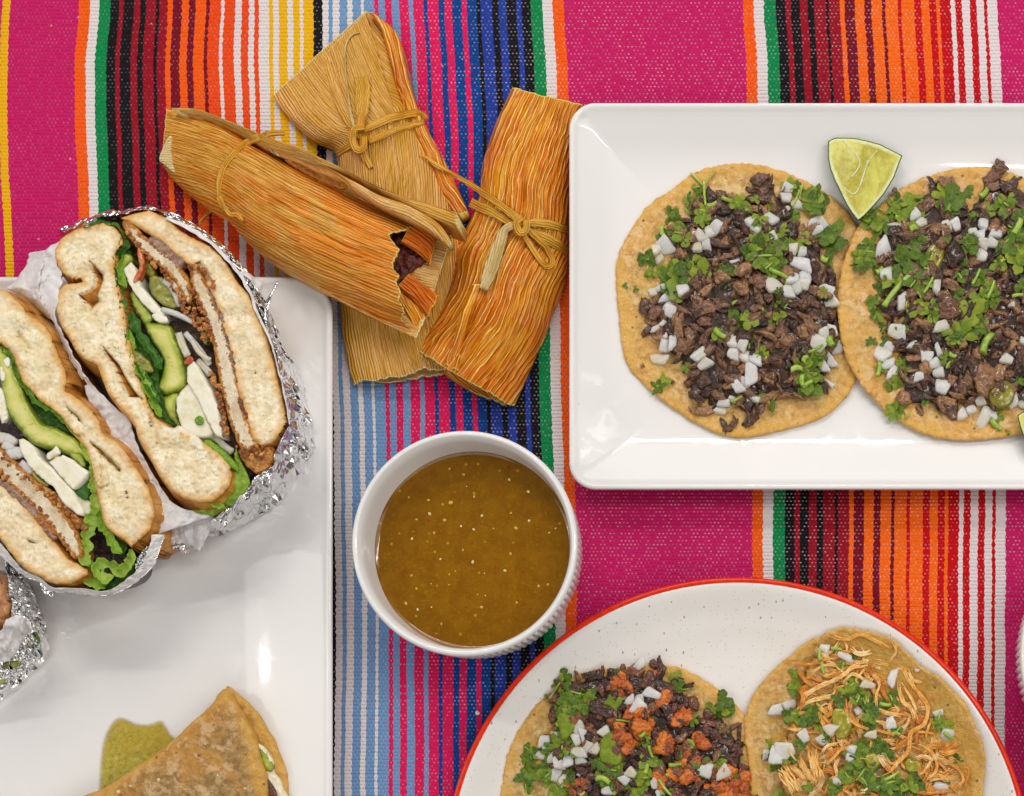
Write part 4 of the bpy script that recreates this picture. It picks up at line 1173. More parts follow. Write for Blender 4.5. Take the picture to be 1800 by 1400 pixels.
# ---- taco 3 : mixed meats on the round plate
Z3 = Zf(780, 1000, 3.3333)
PZ2 = 20
out3 = Z3((750, 640), (900, 588), (1000, 588), (1150, 565), (1300, 565), (1400, 590), (1500, 640), (1600, 700), (1700, 790), (1755, 850), (1790, 960), (1810, 1150), (1800, 1333), (1760, 1600), (1650, 1800), (1400, 1960), (1100, 2000), (800, 1950), (520, 1780), (380, 1560), (335, 1333), (345, 1250), (360, 1150), (390, 1050), (440, 950), (520, 830), (600, 750), (680, 690))
meat3 = [(740, 650), (820, 605), (900, 595), (1000, 600), (1070, 575), (1180, 590), (1300, 605), (1420, 700), (1480, 745), (1470, 840), (1650, 850), (1690, 910), (1750, 980), (1780, 1150), (1780, 1330), (1740, 1600), (1600, 1780), (1300, 1880), (1000, 1880), (760, 1740), (690, 1500), (720, 1330), (740, 1200), (620, 1150), (600, 950), (640, 840), (660, 720)]
on3 = [(1150, 560, 45, 80, -35), (1225, 735, 105, 55, -20), (1120, 765, 110, 60, 10), (1145, 810, 85, 85, -25), (790, 930, 80, 60, 30), (800, 985, 100, 90, 20), (865, 1050, 110, 80, -30), (790, 1075, 80, 75), (800, 1120, 60, 50), (700, 1130, 120, 90, 10), (620, 1080, 70, 120, 20), (590, 1010, 70, 70), (680, 1220, 100, 90), (1080, 1215, 70, 110, -35), (1250, 1290, 55, 130, 25), (1535, 1180, 80, 90, -20), (1635, 1195, 90, 70, 35), (940, 955, 70, 50), (655, 975, 50, 45), (955, 1300, 60, 50), (570, 1095, 60, 50), (795, 1205, 24, 24), (1180, 930, 15, 30)]
lf3 = [(700, 630, 70), (680, 680, 70), (620, 740, 50), (730, 740, 120), (800, 780, 150), (750, 820, 120), (690, 790, 90), (950, 800, 90), (1010, 720, 60), (1020, 830, 110), (1000, 890, 80), (1370, 640, 80), (1385, 690, 70), (1600, 800, 110), (1640, 820, 80), (1560, 830, 60), (1450, 875, 70), (700, 900, 100), (730, 920, 90), (650, 1040, 130), (690, 1080, 100), (500, 1080, 90), (545, 1080, 60), (520, 1190, 120), (580, 1220, 120), (560, 1150, 90), (640, 1290, 130), (740, 1275, 90), (960, 1100, 110), (980, 1180, 130), (1000, 1150, 90), (930, 1230, 100), (970, 1260, 110), (1175, 1000, 90), (1205, 1110, 110), (1230, 1170, 90), (1150, 1240, 110), (1410, 1075, 80), (1560, 1160, 110), (1600, 1140, 80), (1320, 1205, 60), (1640, 950, 50), (715, 1190, 60), (1000, 600, 50), (1220, 855, 50), (1610, 1080, 30), (1710, 1230, 60), (1130, 1300, 100), (490, 1290, 60), (1310, 1320, 60), (1780, 1300, 50)]
st3 = [(1320, 1155, 1395, 1148, 28), (1305, 1215, 1345, 1190, 26), (1260, 1240, 1330, 1330, 20), (1270, 1290, 1290, 1380, 18), (1090, 895, 1010, 885, 12), (1200, 1040, 1225, 1110, 20), (1150, 990, 1185, 960, 24), (620, 760, 700, 640, 12), (1380, 710, 1440, 705, 10), (990, 1320, 1020, 1300, 30), (800, 1330, 830, 1310, 16), (480, 1260, 490, 1340, 6), (900, 1215, 980, 1245, 40), (1180, 1200, 1200, 1140, 30)]
taco3, hp3, mp3 = make_taco('mixed_taco', 'open taco of dark beef and orange sausage crumbles, left taco on the round plate', (1095, 1385, PZ2), out3, PZ2 + 9, M['tortilla2'], meat3, Z3, 1, on3, lf3, st3, dome=24, seed=3, tilt=ctilt)
scatter_meat(taco3, hp3, mp3, 190, [MEATD], .75, 1.35)
scatter_meat(taco3, hp3, mp3, 60, [MEATD], .9, 1.5)
chz = [(1010, 640, 70), (1000, 690, 80), (1050, 720, 60), (1040, 690, 70), (1295, 740, 75), (1290, 790, 80), (1400, 820, 90), (1420, 860, 70), (1360, 860, 60), (1080, 800, 70), (1170, 850, 100), (1190, 880, 70), (1020, 920, 80), (1080, 910, 110), (1140, 900, 90), (1040, 970, 90), (1110, 960, 100), (1080, 1000, 80), (1510, 1000, 80), (1530, 1045, 90), (1300, 1075, 120), (1340, 1060, 80), (1270, 1060, 70), (1350, 1200, 110), (1400, 1180, 90), (1310, 1230, 90), (1260, 1210, 60), (1420, 1120, 70), (790, 1250, 70), (820, 1290, 60), (750, 1310, 55), (1690, 1240, 120), (1700, 1300, 120), (1650, 1280, 90), (1740, 1310, 90), (1230, 600, 50), (690, 710, 40), (710, 660, 30), (860, 980, 30), (880, 965, 25), (1570, 1300, 70), (1470, 1240, 50), (940, 1400, 100), (1100, 1450, 110), (1300, 1420, 110), (1500, 1400, 100)]
for x, y, s in chz:
    q0 = Z3((x, y))[0]
    for k in range(2):
        r = s / 3.333 / 2 / 10 * rng.uniform(.7, 1.1); q = (q0[0] + rng.normal(0, s * .085), q0[1] + rng.normal(0, s * .085))
        z = hp3.get(*q, 5 * r) + 2.2 * r; piece(CHOR[rng.integers(len(CHOR))], taco3, q[0], q[1], z, (r * 1.15, r, r * .85), tilt=.5); hp3.add(q[0], q[1], z, 8 * r, 3.5 * r)
    for k in range(2):
        q = (q0[0] + rng.normal(0, s * .16), q0[1] + rng.normal(0, s * .16)); r = rng.uniform(.5, .9)
        piece(MEATD[rng.integers(len(MEATD))], taco3, q[0], q[1], hp3.get(*q, 4) + 1.5, (r, r, r * .8), tilt=.4)
# broad green pepper strips and a round caper-like slice
pz = []
for k, pts in enumerate([[(930, 970), (1000, 970), (1040, 1080), (1030, 1150), (950, 1140), (915, 1110)], [(1140, 1180), (1190, 1190), (1180, 1300), (1150, 1340), (1100, 1330), (1100, 1280)], [(670, 845), (785, 880), (760, 950), (700, 1010), (680, 950)]]):
    P = Z3(*pts); z = max(hp3.get(*q, 6) for q in P) + 1
    slab('green_pepper_strip', P, z + 2, 3, M['leaf'], taco3, step=3.5, rnd=1.5, amp=1.4, sc=10, seed=k + 9)
q = Z3((1440, 1030))[0]; zc = hp3.get(*q, 8)
slab('jalapeno_slice', [(q[0] + 11 * math.cos(a), q[1] + 10 * math.sin(a)) for a in np.linspace(0, 6.28, 13)[:-1]], zc + 5, 6, M['pepper'], taco3, step=2.2, rnd=3, amp=.6, sc=3)
cil(hp3, taco3, lf3, Z3, 1.05); onions(hp3, taco3, on3, Z3); cil(hp3, taco3, lf3[::3], Z3, .55); put_stems(taco3, hp3, st3, Z3)

# ---- taco 4 : shredded chicken
Z4 = Zf(1280, 1000, 3.4615)
out4 = Z4((690, 358), (800, 372), (900, 395), (1000, 428), (1060, 482), (1120, 545), (1180, 602), (1280, 660), (1380, 750), (1450, 830), (1495, 930), (1518, 985), (1550, 1060), (1562, 1150), (1560, 1260), (1545, 1400), (1500, 1650), (1380, 1850), (1150, 1990), (850, 2040), (550, 1980), (330, 1840), (190, 1650), (140, 1400), (120, 1150), (105, 1050), (102, 930), (115, 860), (130, 800), (170, 745), (230, 668), (280, 610), (330, 572), (390, 520), (460, 460), (540, 420), (620, 382))
rim4 = None
def tilt4(x, y):
    d = seg_dist(np.array([[x, y]]), T4P)[0]
    return ctilt(x, y) + 6 * math.exp(-d / 18) + 1.5 * mn.noise(Vector((x / 25, y / 25, 3)))
T4P = np.array(spline(out4, 160, True))
ch4 = [(440, 570), (560, 450), (640, 410), (880, 440), (1040, 520), (1150, 610), (1280, 760), (1370, 870), (1450, 1050), (1500, 1230), (1490, 1400), (1350, 1700), (1000, 1880), (600, 1800), (330, 1600), (290, 1380), (290, 1200), (330, 980), (430, 750)]
taco4, hp4, mp4 = make_taco('chicken_taco', 'open taco of shredded orange tinted chicken, right taco on the round plate', (1520, 1350, PZ2), out4, PZ2 + 9, M['tortilla2'], ch4, Z4, 0, None, None, None, seed=4, tilt=tilt4)
h4d = lambda x, y: 0
P4 = spline(mp4, 120, True)
cc4 = np.mean(P4, axis=0)
bed4 = slab('chicken_bed', [tuple(cc4 + (p - cc4) * .92) for p in P4[::4]], PZ2 + 20, 6, m_food('chicken_juices', [(.3, (.34, .12, .008)), (.5, (.56, .28, .05)), (.75, (.70, .46, .15))], 9, .35, 4, coat=.3), taco4, step=6, rnd=5, amp=5, sc=10, wob=3,
            zf=lambda x, y: 12 * (1 - math.exp(-seg_dist(np.array([[x, y]]), P4)[0] / 40)), seed=6)
Qx = np.array([((hp4.x0 + j * 3 - NX) * H / (H - 50) + NX, (hp4.y0 + i * 3 - NY) * H / (H - 50) + NY) for i in range(hp4.h.shape[0]) for j in range(hp4.h.shape[1])])
hp4.h = np.maximum(hp4.h, np.where(inside(Qx, P4), PZ2 + 21 + 12 * (1 - np.exp(-seg_dist(Qx, P4) / 40)), -9).reshape(hp4.h.shape))
def shred(par, h, pts, w, mat=None, lift=1.5, name='chicken_shred'):
    n = max(6, int(plen(pts) / 4)); C = spline(pts, n)
    z = np.array([h.get(c[0], c[1], 3, 80) for c in C]) + lift
    z = np.convolve(np.pad(z, 2, mode='edge'), np.ones(5) / 5, 'valid'); sd = rng.uniform(0, 99)
    rad = []
    path = []
    for i in range(n):
        k = 1.1 + .75 * mn.noise(Vector((i * .30, sd, 0))); e = min(1, .45 + min(i, n - 1 - i) * .22)
        zz = z[i] + w * .3; x, y = up(C[i, 0], C[i, 1], zz)
        path.append(tow(x + .8 * mn.noise(Vector((i * .4, sd, 3))), y + .8 * mn.noise(Vector((i * .4, sd, 9))), zz))
        rad.append((w / 2 * k * e * S, w * .22 * k * e * S))
        h.add(C[i, 0], C[i, 1], z[i], w * .5, w * .35)
    vs = []; fs = []
    nf = 1 if w < 3.4 else (2 if w < 5 else (4 if w < 9 else 7))
    for f in range(nf):
        off = (f - (nf - 1) / 2) / max(1, nf) * w * .95
        fp = []; fr_ = []
        i0 = int(rng.integers(0, max(1, n // 5))) if f else 0; i1 = n - (int(rng.integers(0, max(1, n // 5))) if f else 0)
        for i in range(i0, max(i1, i0 + 4)):
            i = min(i, n - 1)
            P = Vector(path[i]); T = (Vector(path[min(i + 1, n - 1)]) - Vector(path[max(i - 1, 0)]))
            if T.length < 1e-9: continue
            T.normalize(); s = T.cross(Vector((0, 0, 1))); s.normalize()
            o = off * (1 + .5 * mn.noise(Vector((i * .22, f * 3.3, sd)))) + w * .16 * mn.noise(Vector((i * .4, f * 7.7, sd)))
            fray = 1 + .9 * max(0, abs(2 * i / n - 1) - .6)
            fp.append(P + s * o * fray * S + Vector((0, 0, 1)) * (S * w * .14 * mn.noise(Vector((i * .3, f * 5, sd))) - S * abs(off) * .15))
            k2 = (.62 + .25 * mn.noise(Vector((i * .5, f, sd))))
            e2 = min(1, .35 + min(i - i0, i1 - 1 - i) * .25)
            q = w / nf * k2 * max(.25, e2) * S
            fr_.append((q, q * .6))
        if len(fp) < 3: continue
        v2, f2_ = tube(fp, fr_, 6); k0 = len(vs); vs += v2; fs += [tuple(a + k0 for a in g) for g in f2_]
    link(name, mesh(name, vs, fs), par, mat or M['chicken'])
def rsh(n, w0, w1, l0, l1):
    made = 0; lo, hi = P4.min(0), P4.max(0); tries = 0
    while made < n and tries < 6000:
        tries += 1
        q = rng.uniform(lo, hi)
        if q[1] > 1440 and rng.random() < .8: continue
        a = rng.uniform(0, 6.28); L = rng.uniform(l0, l1); pts = [tuple(q)]
        for s in range(3):
            a += rng.normal(0, .6); p = pts[-1]; pts.append((p[0] + math.cos(a) * L / 3, p[1] + math.sin(a) * L / 3))
        if not all(inside(np.array([p]), P4)[0] for p in pts): continue
        shred(taco4, hp4, pts, rng.uniform(w0, w1)); made += 1
rsh(258, 2.6, 10.5, 22, 62)
lf4 = [(390, 690, 90), (395, 740, 80), (770, 680, 80), (790, 750, 130), (820, 780, 80), (500, 870, 100), (520, 840, 80), (480, 920, 80), (850, 880, 120), (870, 820, 80), (850, 940, 100), (660, 815, 80), (380, 935, 90), (1300, 930, 110), (1360, 980, 90), (1270, 910, 70), (1380, 1010, 70), (1400, 1170, 75), (260, 1075, 75), (285, 1110, 50), (370, 1160, 90), (240, 1165, 75), (280, 1210, 70), (800, 1120, 130), (850, 1160, 120), (770, 1190, 120), (930, 1070, 100), (950, 1120, 90), (1010, 985, 70), (1060, 1290, 130), (1100, 1340, 120), (1000, 1310, 110), (850, 1330, 120), (740, 1250, 110), (720, 1290, 90), (970, 1370, 100), (350, 1375, 100), (690, 590, 50), (1020, 785, 80), (960, 830, 80), (450, 1070, 70), (600, 1045, 60), (560, 980, 70), (770, 540, 30), (1210, 790, 40), (1330, 1300, 40), (640, 1340, 90), (480, 1320, 60), (750, 960, 80), (720, 900, 60)]
on4 = [(585, 487, 62, 55, -5), (710, 538, 100, 45, -20), (1005, 650, 50, 150, -20), (330, 845, 165, 70, 12), (345, 1110, 120, 110, 20), (290, 1130, 80, 120, 0), (600, 1005, 75, 150, -40), (460, 1020, 60, 80, 20), (745, 1125, 60, 110, -20), (1330, 1010, 80, 80), (1280, 880, 60, 45), (1290, 1325, 100, 60), (850, 705, 90, 45), (990, 940, 60, 80), (655, 1290, 50, 50), (870, 1250, 60, 30), (230, 1130, 50, 60), (870, 1010, 70, 50), (1150, 620, 30, 20), (790, 870, 50, 60)]
st4 = [(625, 485, 690, 492, 22), (550, 490, 556, 560, 22), (565, 570, 580, 640, 22), (970, 980, 1050, 1005, 20), (950, 1290, 1040, 1240, 22), (780, 1290, 830, 1220, 14), (700, 570, 690, 620, 22), (920, 825, 990, 835, 30), (1310, 1000, 1370, 1040, 22), (1000, 1020, 1050, 960, 12), (900, 1330, 1010, 1290, 18)]
cil(hp4, taco4, lf4, Z4); onions(hp4, taco4, on4, Z4)
for k, pts in enumerate([[(640, 860), (720, 860), (760, 960), (700, 1040), (640, 1000)], [(1080, 1150), (1180, 1180), (1160, 1240), (1080, 1230)], [(830, 1140), (900, 1120), (940, 1180), (860, 1230)]]):
    P = Z4(*pts); z = max(hp4.get(*q, 8) for q in P) - 3
    slab('sauce_dollop', P, z + 2, 5, M['sauce'], taco4, step=4, rnd=5, amp=1.8, sc=7, seed=k)
put_stems(taco4, hp4, st4, Z4)
for pts, w in (([(450, 830), (470, 770), (560, 715), (680, 660), (760, 600), (850, 580)], 26), ([(400, 890), (470, 820), (560, 790), (640, 770), (660, 730)], 24), ([(870, 560), (960, 575), (1060, 610), (1090, 660), (1130, 720), (1210, 830), (1195, 940), (1110, 1000), (1100, 1100), (1040, 1170), (960, 1240), (820, 1280)], 24),
               ([(710, 790), (730, 900), (800, 960), (930, 990), (1050, 1020), (1090, 1040)], 17), ([(1030, 690), (1060, 800), (1120, 860), (1140, 930)], 24), ([(1050, 700), (1110, 780), (1150, 880)], 17), ([(330, 565), (420, 580), (520, 580), (600, 550), (665, 545)], 14),
               ([(615, 405), (720, 430), (800, 400), (900, 440), (1000, 505)], 22), ([(1000, 440), (1020, 500), (985, 560)], 16), ([(860, 590), (900, 680), (960, 780), (985, 830)], 22), ([(420, 610), (470, 680), (520, 720)], 20), ([(500, 640), (580, 590), (660, 590)], 16),
               ([(880, 640), (920, 700), (900, 770), (905, 840)], 16), ([(910, 860), (980, 880), (1070, 900)], 24), ([(1190, 700), (1230, 770), (1250, 800)], 20), ([(1240, 910), (1210, 990), (1200, 1040)], 13), ([(1150, 1070), (1230, 1110), (1270, 1180), (1260, 1240), (1200, 1280)], 17),
               ([(1280, 1100), (1340, 1090), (1415, 1060)], 40), ([(1290, 1130), (1350, 1120), (1410, 1110)], 30), ([(1310, 1160), (1400, 1220), (1430, 1290), (1370, 1330)], 18), ([(500, 1100), (530, 1200), (560, 1290)], 60), ([(420, 1130), (470, 1230), (540, 1310)], 34), ([(320, 1210), (370, 1290), (420, 1370)], 70),
               ([(570, 1130), (600, 1080), (680, 1060)], 18), ([(590, 1370), (640, 1270), (700, 1310)], 18), ([(330, 955), (400, 980), (460, 970)], 18), ([(1130, 1360), (1250, 1365), (1370, 1345)], 18), ([(340, 1030), (380, 1120), (420, 1180)], 12), ([(740, 480), (800, 520), (880, 500)], 30), ([(430, 720), (460, 790), (420, 850)], 26),
               ([(1090, 610), (1130, 680), (1190, 690)], 20), ([(700, 700), (760, 640), (850, 690)], 20), ([(1420, 1210), (1465, 1220), (1440, 1330)], 14), ([(600, 1190), (650, 1140), (700, 1080)], 16)):
    shred(taco4, hp4, Z4(*pts), w / 3.46, lift=2.5)
cil(hp4, taco4, lf4[1::3], Z4, .7)

# ---- lime wedges
def m_lime():
    t = Mt('cut_lime'); p = t.geo(); e = t.attr('edge')
    n = t.noise(t.map(p, (1, .6, 1)), 26, 4, .55, .4); f = t.noise(t.map(p, (1, .4, 1)), 4, 3)
    c = t.mix(t.fr(n, .36, .62), (.42, .36, .012), (.62, .58, .10))
    c = t.mix(t.fr(f, .48, .72, 0, .25), c, (.68, .66, .25))
    sac = t.vor(t.map(p, (1, .30, 1)), 6.5, 'DISTANCE_TO_EDGE')
    c = t.mix(t.fr(sac, .0, .14, .16, 0), c, (.74, .72, .34))
    c = t.mix(t.fr(t.ma('ADD', e, t.fr(n, .3, .7, -2, 2)), 2.5, 9, 1, 0), c, (.70, .72, .38))
    mem = t.attr('edge2')
    c = t.mix(t.fr(e, 1.2, 2.4, 1, 0), c, (.035, .11, .012))
    return t.fin(c, .32, t.bump(t.ma('ADD', n, t.ma('MULTIPLY', sac, .6)), 1.2, .4), sss=.3, ssc=(1, .9, .2), ssr=10, spec=.35)
M['lime'] = m_lime()
M['membrane'] = plain('lime_membrane', (.72, .72, .42), .3, sss=.3)
lm = thing('lime_wedge', 'lime wedge with thin green rind resting between the two beef tacos', 'lime', (1512, 310, PZ))
lo = Z2((36, 112), (65, 100), (100, 98), (150, 101), (200, 112), (250, 125), (342, 172), (325, 215), (308, 262), (270, 325), (250, 350), (205, 400), (185, 420), (160, 441), (135, 410), (110, 372), (85, 320), (62, 272), (45, 230), (36, 180))
def lz(x, y):
    # two flat faces meeting on a low ridge
    d = abs((x - 1502) * .93 - (y - 300) * -.35)
    return 7 - .16 * d
lime = slab('flesh', lo, PZ + 34, 30, M['lime'], lm, step=3.2, rnd=2.0, amp=.6, sc=6, zf=lz, wob=.3, drop=(0, -14), bulge=-3, curve=False)
cl = caster([lime])
for path, w in ((Z2((200, 190), (170, 290), (140, 330), (100, 300)), 2.2), (Z2((165, 300), (200, 200), (240, 150)), 2.0), (Z2((100, 110), (165, 190), (150, 240), (128, 262)), 2.4)):
    band('membrane', path, w, lambda x, y: cl(x, y, PZ + 50), M['membrane'], lm, thick=1.2, nv=4, lift=-.4)
lm2 = thing('lime_wedge', 'lime wedge cut off by the right edge, below the right beef taco', 'lime', (1850, 760, PZ))
slab('flesh', [(1789, 734), (1794, 727), (1820, 715), (1850, 712), (1880, 740), (1880, 790), (1850, 810), (1822, 802), (1803, 778)], PZ + 36, 30, M['lime'], lm2, step=3.5, rnd=2, amp=.6, sc=6, wob=.3, bulge=-3, drop=(14, -8))
# crumbs on the cloth
cr = slab('crumb', Zf(780, 1000, 3.3333)((186, 838), (200, 832), (212, 845), (208, 858), (192, 858)), 4, 4, M['cheese'], None, step=1.5, rnd=1.2, amp=.6, sc=2)
tag(cr, 'tiny white cheese crumb on the blue stripes left of the round plate', 'crumb')

# ================================================================ tamales
def sst(u, a, b):
    t = min(1, max(0, (u - a) / (b - a))); return t * t * (3 - 2 * t)
def arch(v, p=.55): return max(0.0, 1 - abs(2 * v - 1) ** 2.2) ** p

# ---- tamale 2 : pale one lying underneath, pointing away
tam2 = thing('tamale', 'pale corn husk tamale with a pointed folded top, lying under the other two', 'tamale', (690, 350, 0), 'tamales tied in corn husk')
fl = strip('husk_flap', [(650, 22), (672, 60), (690, 130), (712, 200), (740, 270), (775, 340), (800, 380)], [(655, 22), (695, 55), (712, 100), (724, 160), (745, 215), (790, 300), (822, 372)], 60, 14,
           lambda u, v: 26 + 10 * arch(v), lambda u, v: 2, M['husk3'], tam2, corr=(1.0, 8), seed=3)
L2 = [(478, 168), (508, 208), (548, 246), (590, 270), (594, 330), (594, 420), (597, 515), (600, 580), (611, 640), (622, 681)]
R2 = [(643, 18), (672, 48), (690, 95), (705, 160), (733, 225), (766, 290), (800, 370), (812, 450), (808, 560), (792, 650)]
def z2(u, v):
    h = 14 + 48 * min(1, u / .22) * (1 - max(0, (u - .72) / .28) * .78)
    waist = math.exp(-((u - .36) / .05) ** 2) * 9
    return 4 + (h - waist) * arch(v) + 3
body2 = strip('husk_wrap', L2, R2, 150, 110, z2, lambda u, v: 2 + (z2(u, v) - 5.0) * sst(u, .92, .96), M['husk2'], tam2, rag=(1.5, 12), corr=(2.2, 26), seed=4, ragsc=5)
# folded front leaf with a steep edge down the middle
f2 = strip('husk_fold', [(560, 105), (580, 160), (605, 215), (640, 260)], [(643, 20), (660, 80), (680, 150), (700, 215)], 50, 50, lambda u, v: z2(u * .35, .5 + .3 * v) + 5 * arch(v, .4) - 1, lambda u, v: z2(u * .35, .5 + .3 * v) - 6, M['husk2'], tam2, rag=(2, 6), corr=(1.4, 14), seed=6)
inn = strip('inner_husk', [(640, 640), (655, 668), (690, 672)], [(800, 610), (790, 640), (786, 660)], 14, 30, lambda u, v: 10, lambda u, v: 2, M['huskin'], tam2, rag=(0, 10), corr=(.8, 9), seed=9)

# ---- tamale 3 : amber one beside the rectangular plate
tam3 = thing('tamale', 'glossy amber tamale with white ridged husk tied in a bow beside the rectangular plate', 'tamale', (880, 430, 0), 'tamales tied in corn husk')
L3 = [(901, 153), (886, 185), (872, 215), (859, 252), (847, 293), (843, 336), (833, 372), (815, 408), (800, 440), (784, 499), (762, 541), (740, 569), (712, 606)]
R3 = [(1024, 183), (1017, 216), (1012, 260), (1008, 301), (1003, 370), (1000, 410), (999, 447), (993, 499), (976, 541), (960, 584), (938, 636), (903, 717)]
def z3(u, v):
    h = 24 + 58 * min(1, u / .3) * (1 - .55 * max(0, (u - .75) / .25))
    waist = math.exp(-((u - .50) / .055) ** 2) * 12
    fold = 5 * math.exp(-((v - .30 - .1 * u) / .03) ** 2) * max(0, u - .55) * 3
    # the right flank dips under the plate's overhanging rim
    e = arch(v) if v < .5 else max(0.0, 1 - abs(2 * v - 1) ** 2.0) ** .8
    return 3 + (h - waist) * e + fold + 4
body3 = strip('husk_wrap', L3, R3, 170, 150, z3, lambda u, v: 2 + (z3(u, v) - 5.0) * sst(u, .90, .95), M['husk3'], tam3, rag=(3, 9), corr=(3.2, 20), seed=11, ragsc=6,
              ends=lambda v: -6 * math.sin(v * 3.1))
inn3 = strip('inner_husk', [(770, 625), (778, 655), (830, 690)], [(910, 650), (905, 690), (893, 716)], 16, 40, lambda u, v: 12 + 4 * arch(v), lambda u, v: 2, M['husk3'], tam3, rag=(0, 8), corr=(1.2, 16), seed=13)
f3 = strip('husk_fold', [(830, 500), (812, 545), (795, 600), (782, 640)], [(846, 500), (832, 545), (815, 600), (806, 652)], 60, 16, lambda u, v: z3(.62 + .36 * u, .36) + 5 * arch(v), lambda u, v: z3(.62 + .36 * u, .36) - 5, M['husk3'], tam3, corr=(1, 5), seed=17)

M['huskred'] = m_husk('stained_husk', (.86, .24, .006), (.95, .42, .04), (.56, .08, .002), (.84, .17, .003), .3, .6, 7, .5, 23)
# ---- tamale 1 : open ended one lying on top
tam1 = thing('tamale', 'tan tamale with an open torn end showing red filling, lying across the others', 'tamale', (540, 380, 0), 'tamales tied in corn husk')
Zt = Zf(640, 350, 5.185)
def base1(u): return 4 + 66 * min(1, max(0, (u - .05) / .45))
# pale back leaf under the opening
Lb = [(560, 285), (620, 308), (680, 335), (740, 356), (806, 374)]
Rb = [(560, 505), (600, 530), (650, 556), (700, 580), (735, 596)]
def zb(u, v):
    cup = 1 - arch(v, .5)
    return base1(.55 + .45 * u) + 16 + 20 * cup * (1 - .35 * u) + 6 * max(0, u - .5)
back1 = strip('back_husk', Lb, Rb, 70, 90, zb, lambda u, v: zb(u, v) - 3, M['huskin'], tam1, rag=(0, 12), corr=(1.6, 14), seed=21, ragsc=6,
              ends=lambda v: float(np.interp(v, [0, .25, .45, .5, .7, 1], [-8, -36, -34, -16, -14, 0])))
fill1 = slab('filling', Zt((190, 380), (260, 320), (400, 240), (480, 260), (560, 380), (580, 560), (480, 640), (400, 720), (300, 800), (220, 700), (180, 540)), 96, 20, M['filling'], tam1, step=3.5, rnd=10, amp=7, sc=9, wob=2, seed=22)
# orange stained inner strips running out of the opening
for k, (a, b) in enumerate([(Zt((330, 400), (450, 470), (560, 560), (600, 640)), Zt((420, 240), (560, 250), (640, 290), (645, 420))),
                            (Zt((300, 800), (420, 900), (520, 1010), (580, 1090)), Zt((410, 680), (520, 760), (620, 830), (700, 890))),
                            (Zt((290, 900), (350, 1010), (420, 1120), (480, 1240)), Zt((330, 850), (440, 930), (520, 1000), (545, 1090)))]):
    strip('inner_husk', a, b, 40, 40, (lambda k: lambda u, v: 109 - 5 * k + 4 * arch(v, .6) - 9 * u)(k), (lambda k: lambda u, v: 106.8 - 5 * k + 4 * arch(v, .6) - 9 * u)(k), [M['huskred'], M['huskred'], M['husk3']][k], tam1, rag=(0, 7), corr=(1.4, 10), seed=30 + k, ragsc=4)
L1 = [(291, 191), (340, 200), (390, 218), (430, 242), (480, 272), (530, 300), (600, 335), (660, 360), (722, 387)]
R1 = [(283, 284), (302, 314), (335, 345), (375, 374), (400, 388), (440, 432), (490, 472), (540, 502), (590, 527), (640, 553), (733, 592)]
def z1(u, v):
    h = 16 + 68 * min(1, u / .25) * (1 - .15 * u)
    waist = math.exp(-((u - .245) / .04) ** 2) * 8
    return base1(u) + 4 + (h - waist) * arch(v, .6) + 3 * math.sin(v * 9 + 1) * u
def end1(v):
    # torn front edge: longer lips above and below the opening
    return float(np.interp(v, [0, .10, .2, .23, .3, .4, .5, .53, .6, .66, .75, .8, .9, 1], [-6, 8, 36, 34, 24, 34, 34, 24, 30, 22, 26, 20, 18, -6]))
body1 = strip('husk_wrap', L1, R1, 190, 150, z1, lambda u, v: base1(u) * (1 - sst(u, .70, .78)) + (z1(u, v) - 3.0) * sst(u, .70, .78), M['husk1'], tam1, rag=(3, 10), corr=(2.4, 24), seed=25, ragsc=7, ends=end1)
# upper flaps
fa = strip('husk_flap', [(300, 190), (345, 192), (390, 208), (430, 224), (470, 241), (520, 257), (560, 276), (610, 300), (660, 328), (710, 346), (760, 360), (806, 378)],
           [(330, 202), (380, 216), (425, 238), (470, 262), (520, 276), (560, 290), (610, 306), (660, 330), (700, 352), (740, 372), (775, 390), (806, 400)], 120, 18,
           lambda u, v: base1(u) + 38 + 34 * min(1, u * 2) + 6 * arch(v), lambda u, v: base1(u) + 10, M['husk2'], tam1, rag=(2, 6), corr=(1.4, 6), seed=27)
fbd = strip('husk_flap', [(470, 262), (520, 275), (570, 292), (620, 318), (670, 345), (720, 362), (770, 392), (796, 430)], [(500, 268), (545, 290), (590, 305), (625, 335), (670, 362), (715, 384), (760, 410), (790, 436)], 110, 14,
            lambda u, v: base1(.3 + .7 * u) + 66 + 10 * math.sin(u * 3.1) + 5 * arch(v), lambda u, v: base1(.3 + .7 * u) + 48, M['huskin'], tam1, rag=(2, 8), corr=(1.2, 5), seed=28)
Z9 = Zf(270, 0, 3.0436)
ms = slab('masa', Z9((700, 855), (780, 850), (860, 862), (930, 900), (990, 950), (1040, 985), (1030, 1015), (960, 1005), (900, 975), (830, 945), (760, 905)), 96, 14, M['masa'], tam1, step=4, rnd=4, amp=2, sc=8, wob=.6, seed=33)
cn = slab('husk_fold', Z9((92, 728), (60, 770), (30, 850), (60, 880), (110, 925), (200, 985), (290, 1040), (335, 1052), (300, 980), (250, 890), (200, 815), (150, 765)), 36, 12, M['huskpale'], tam1, step=4, rnd=2, amp=2, sc=14, wob=.6, seed=35, uvs=True)

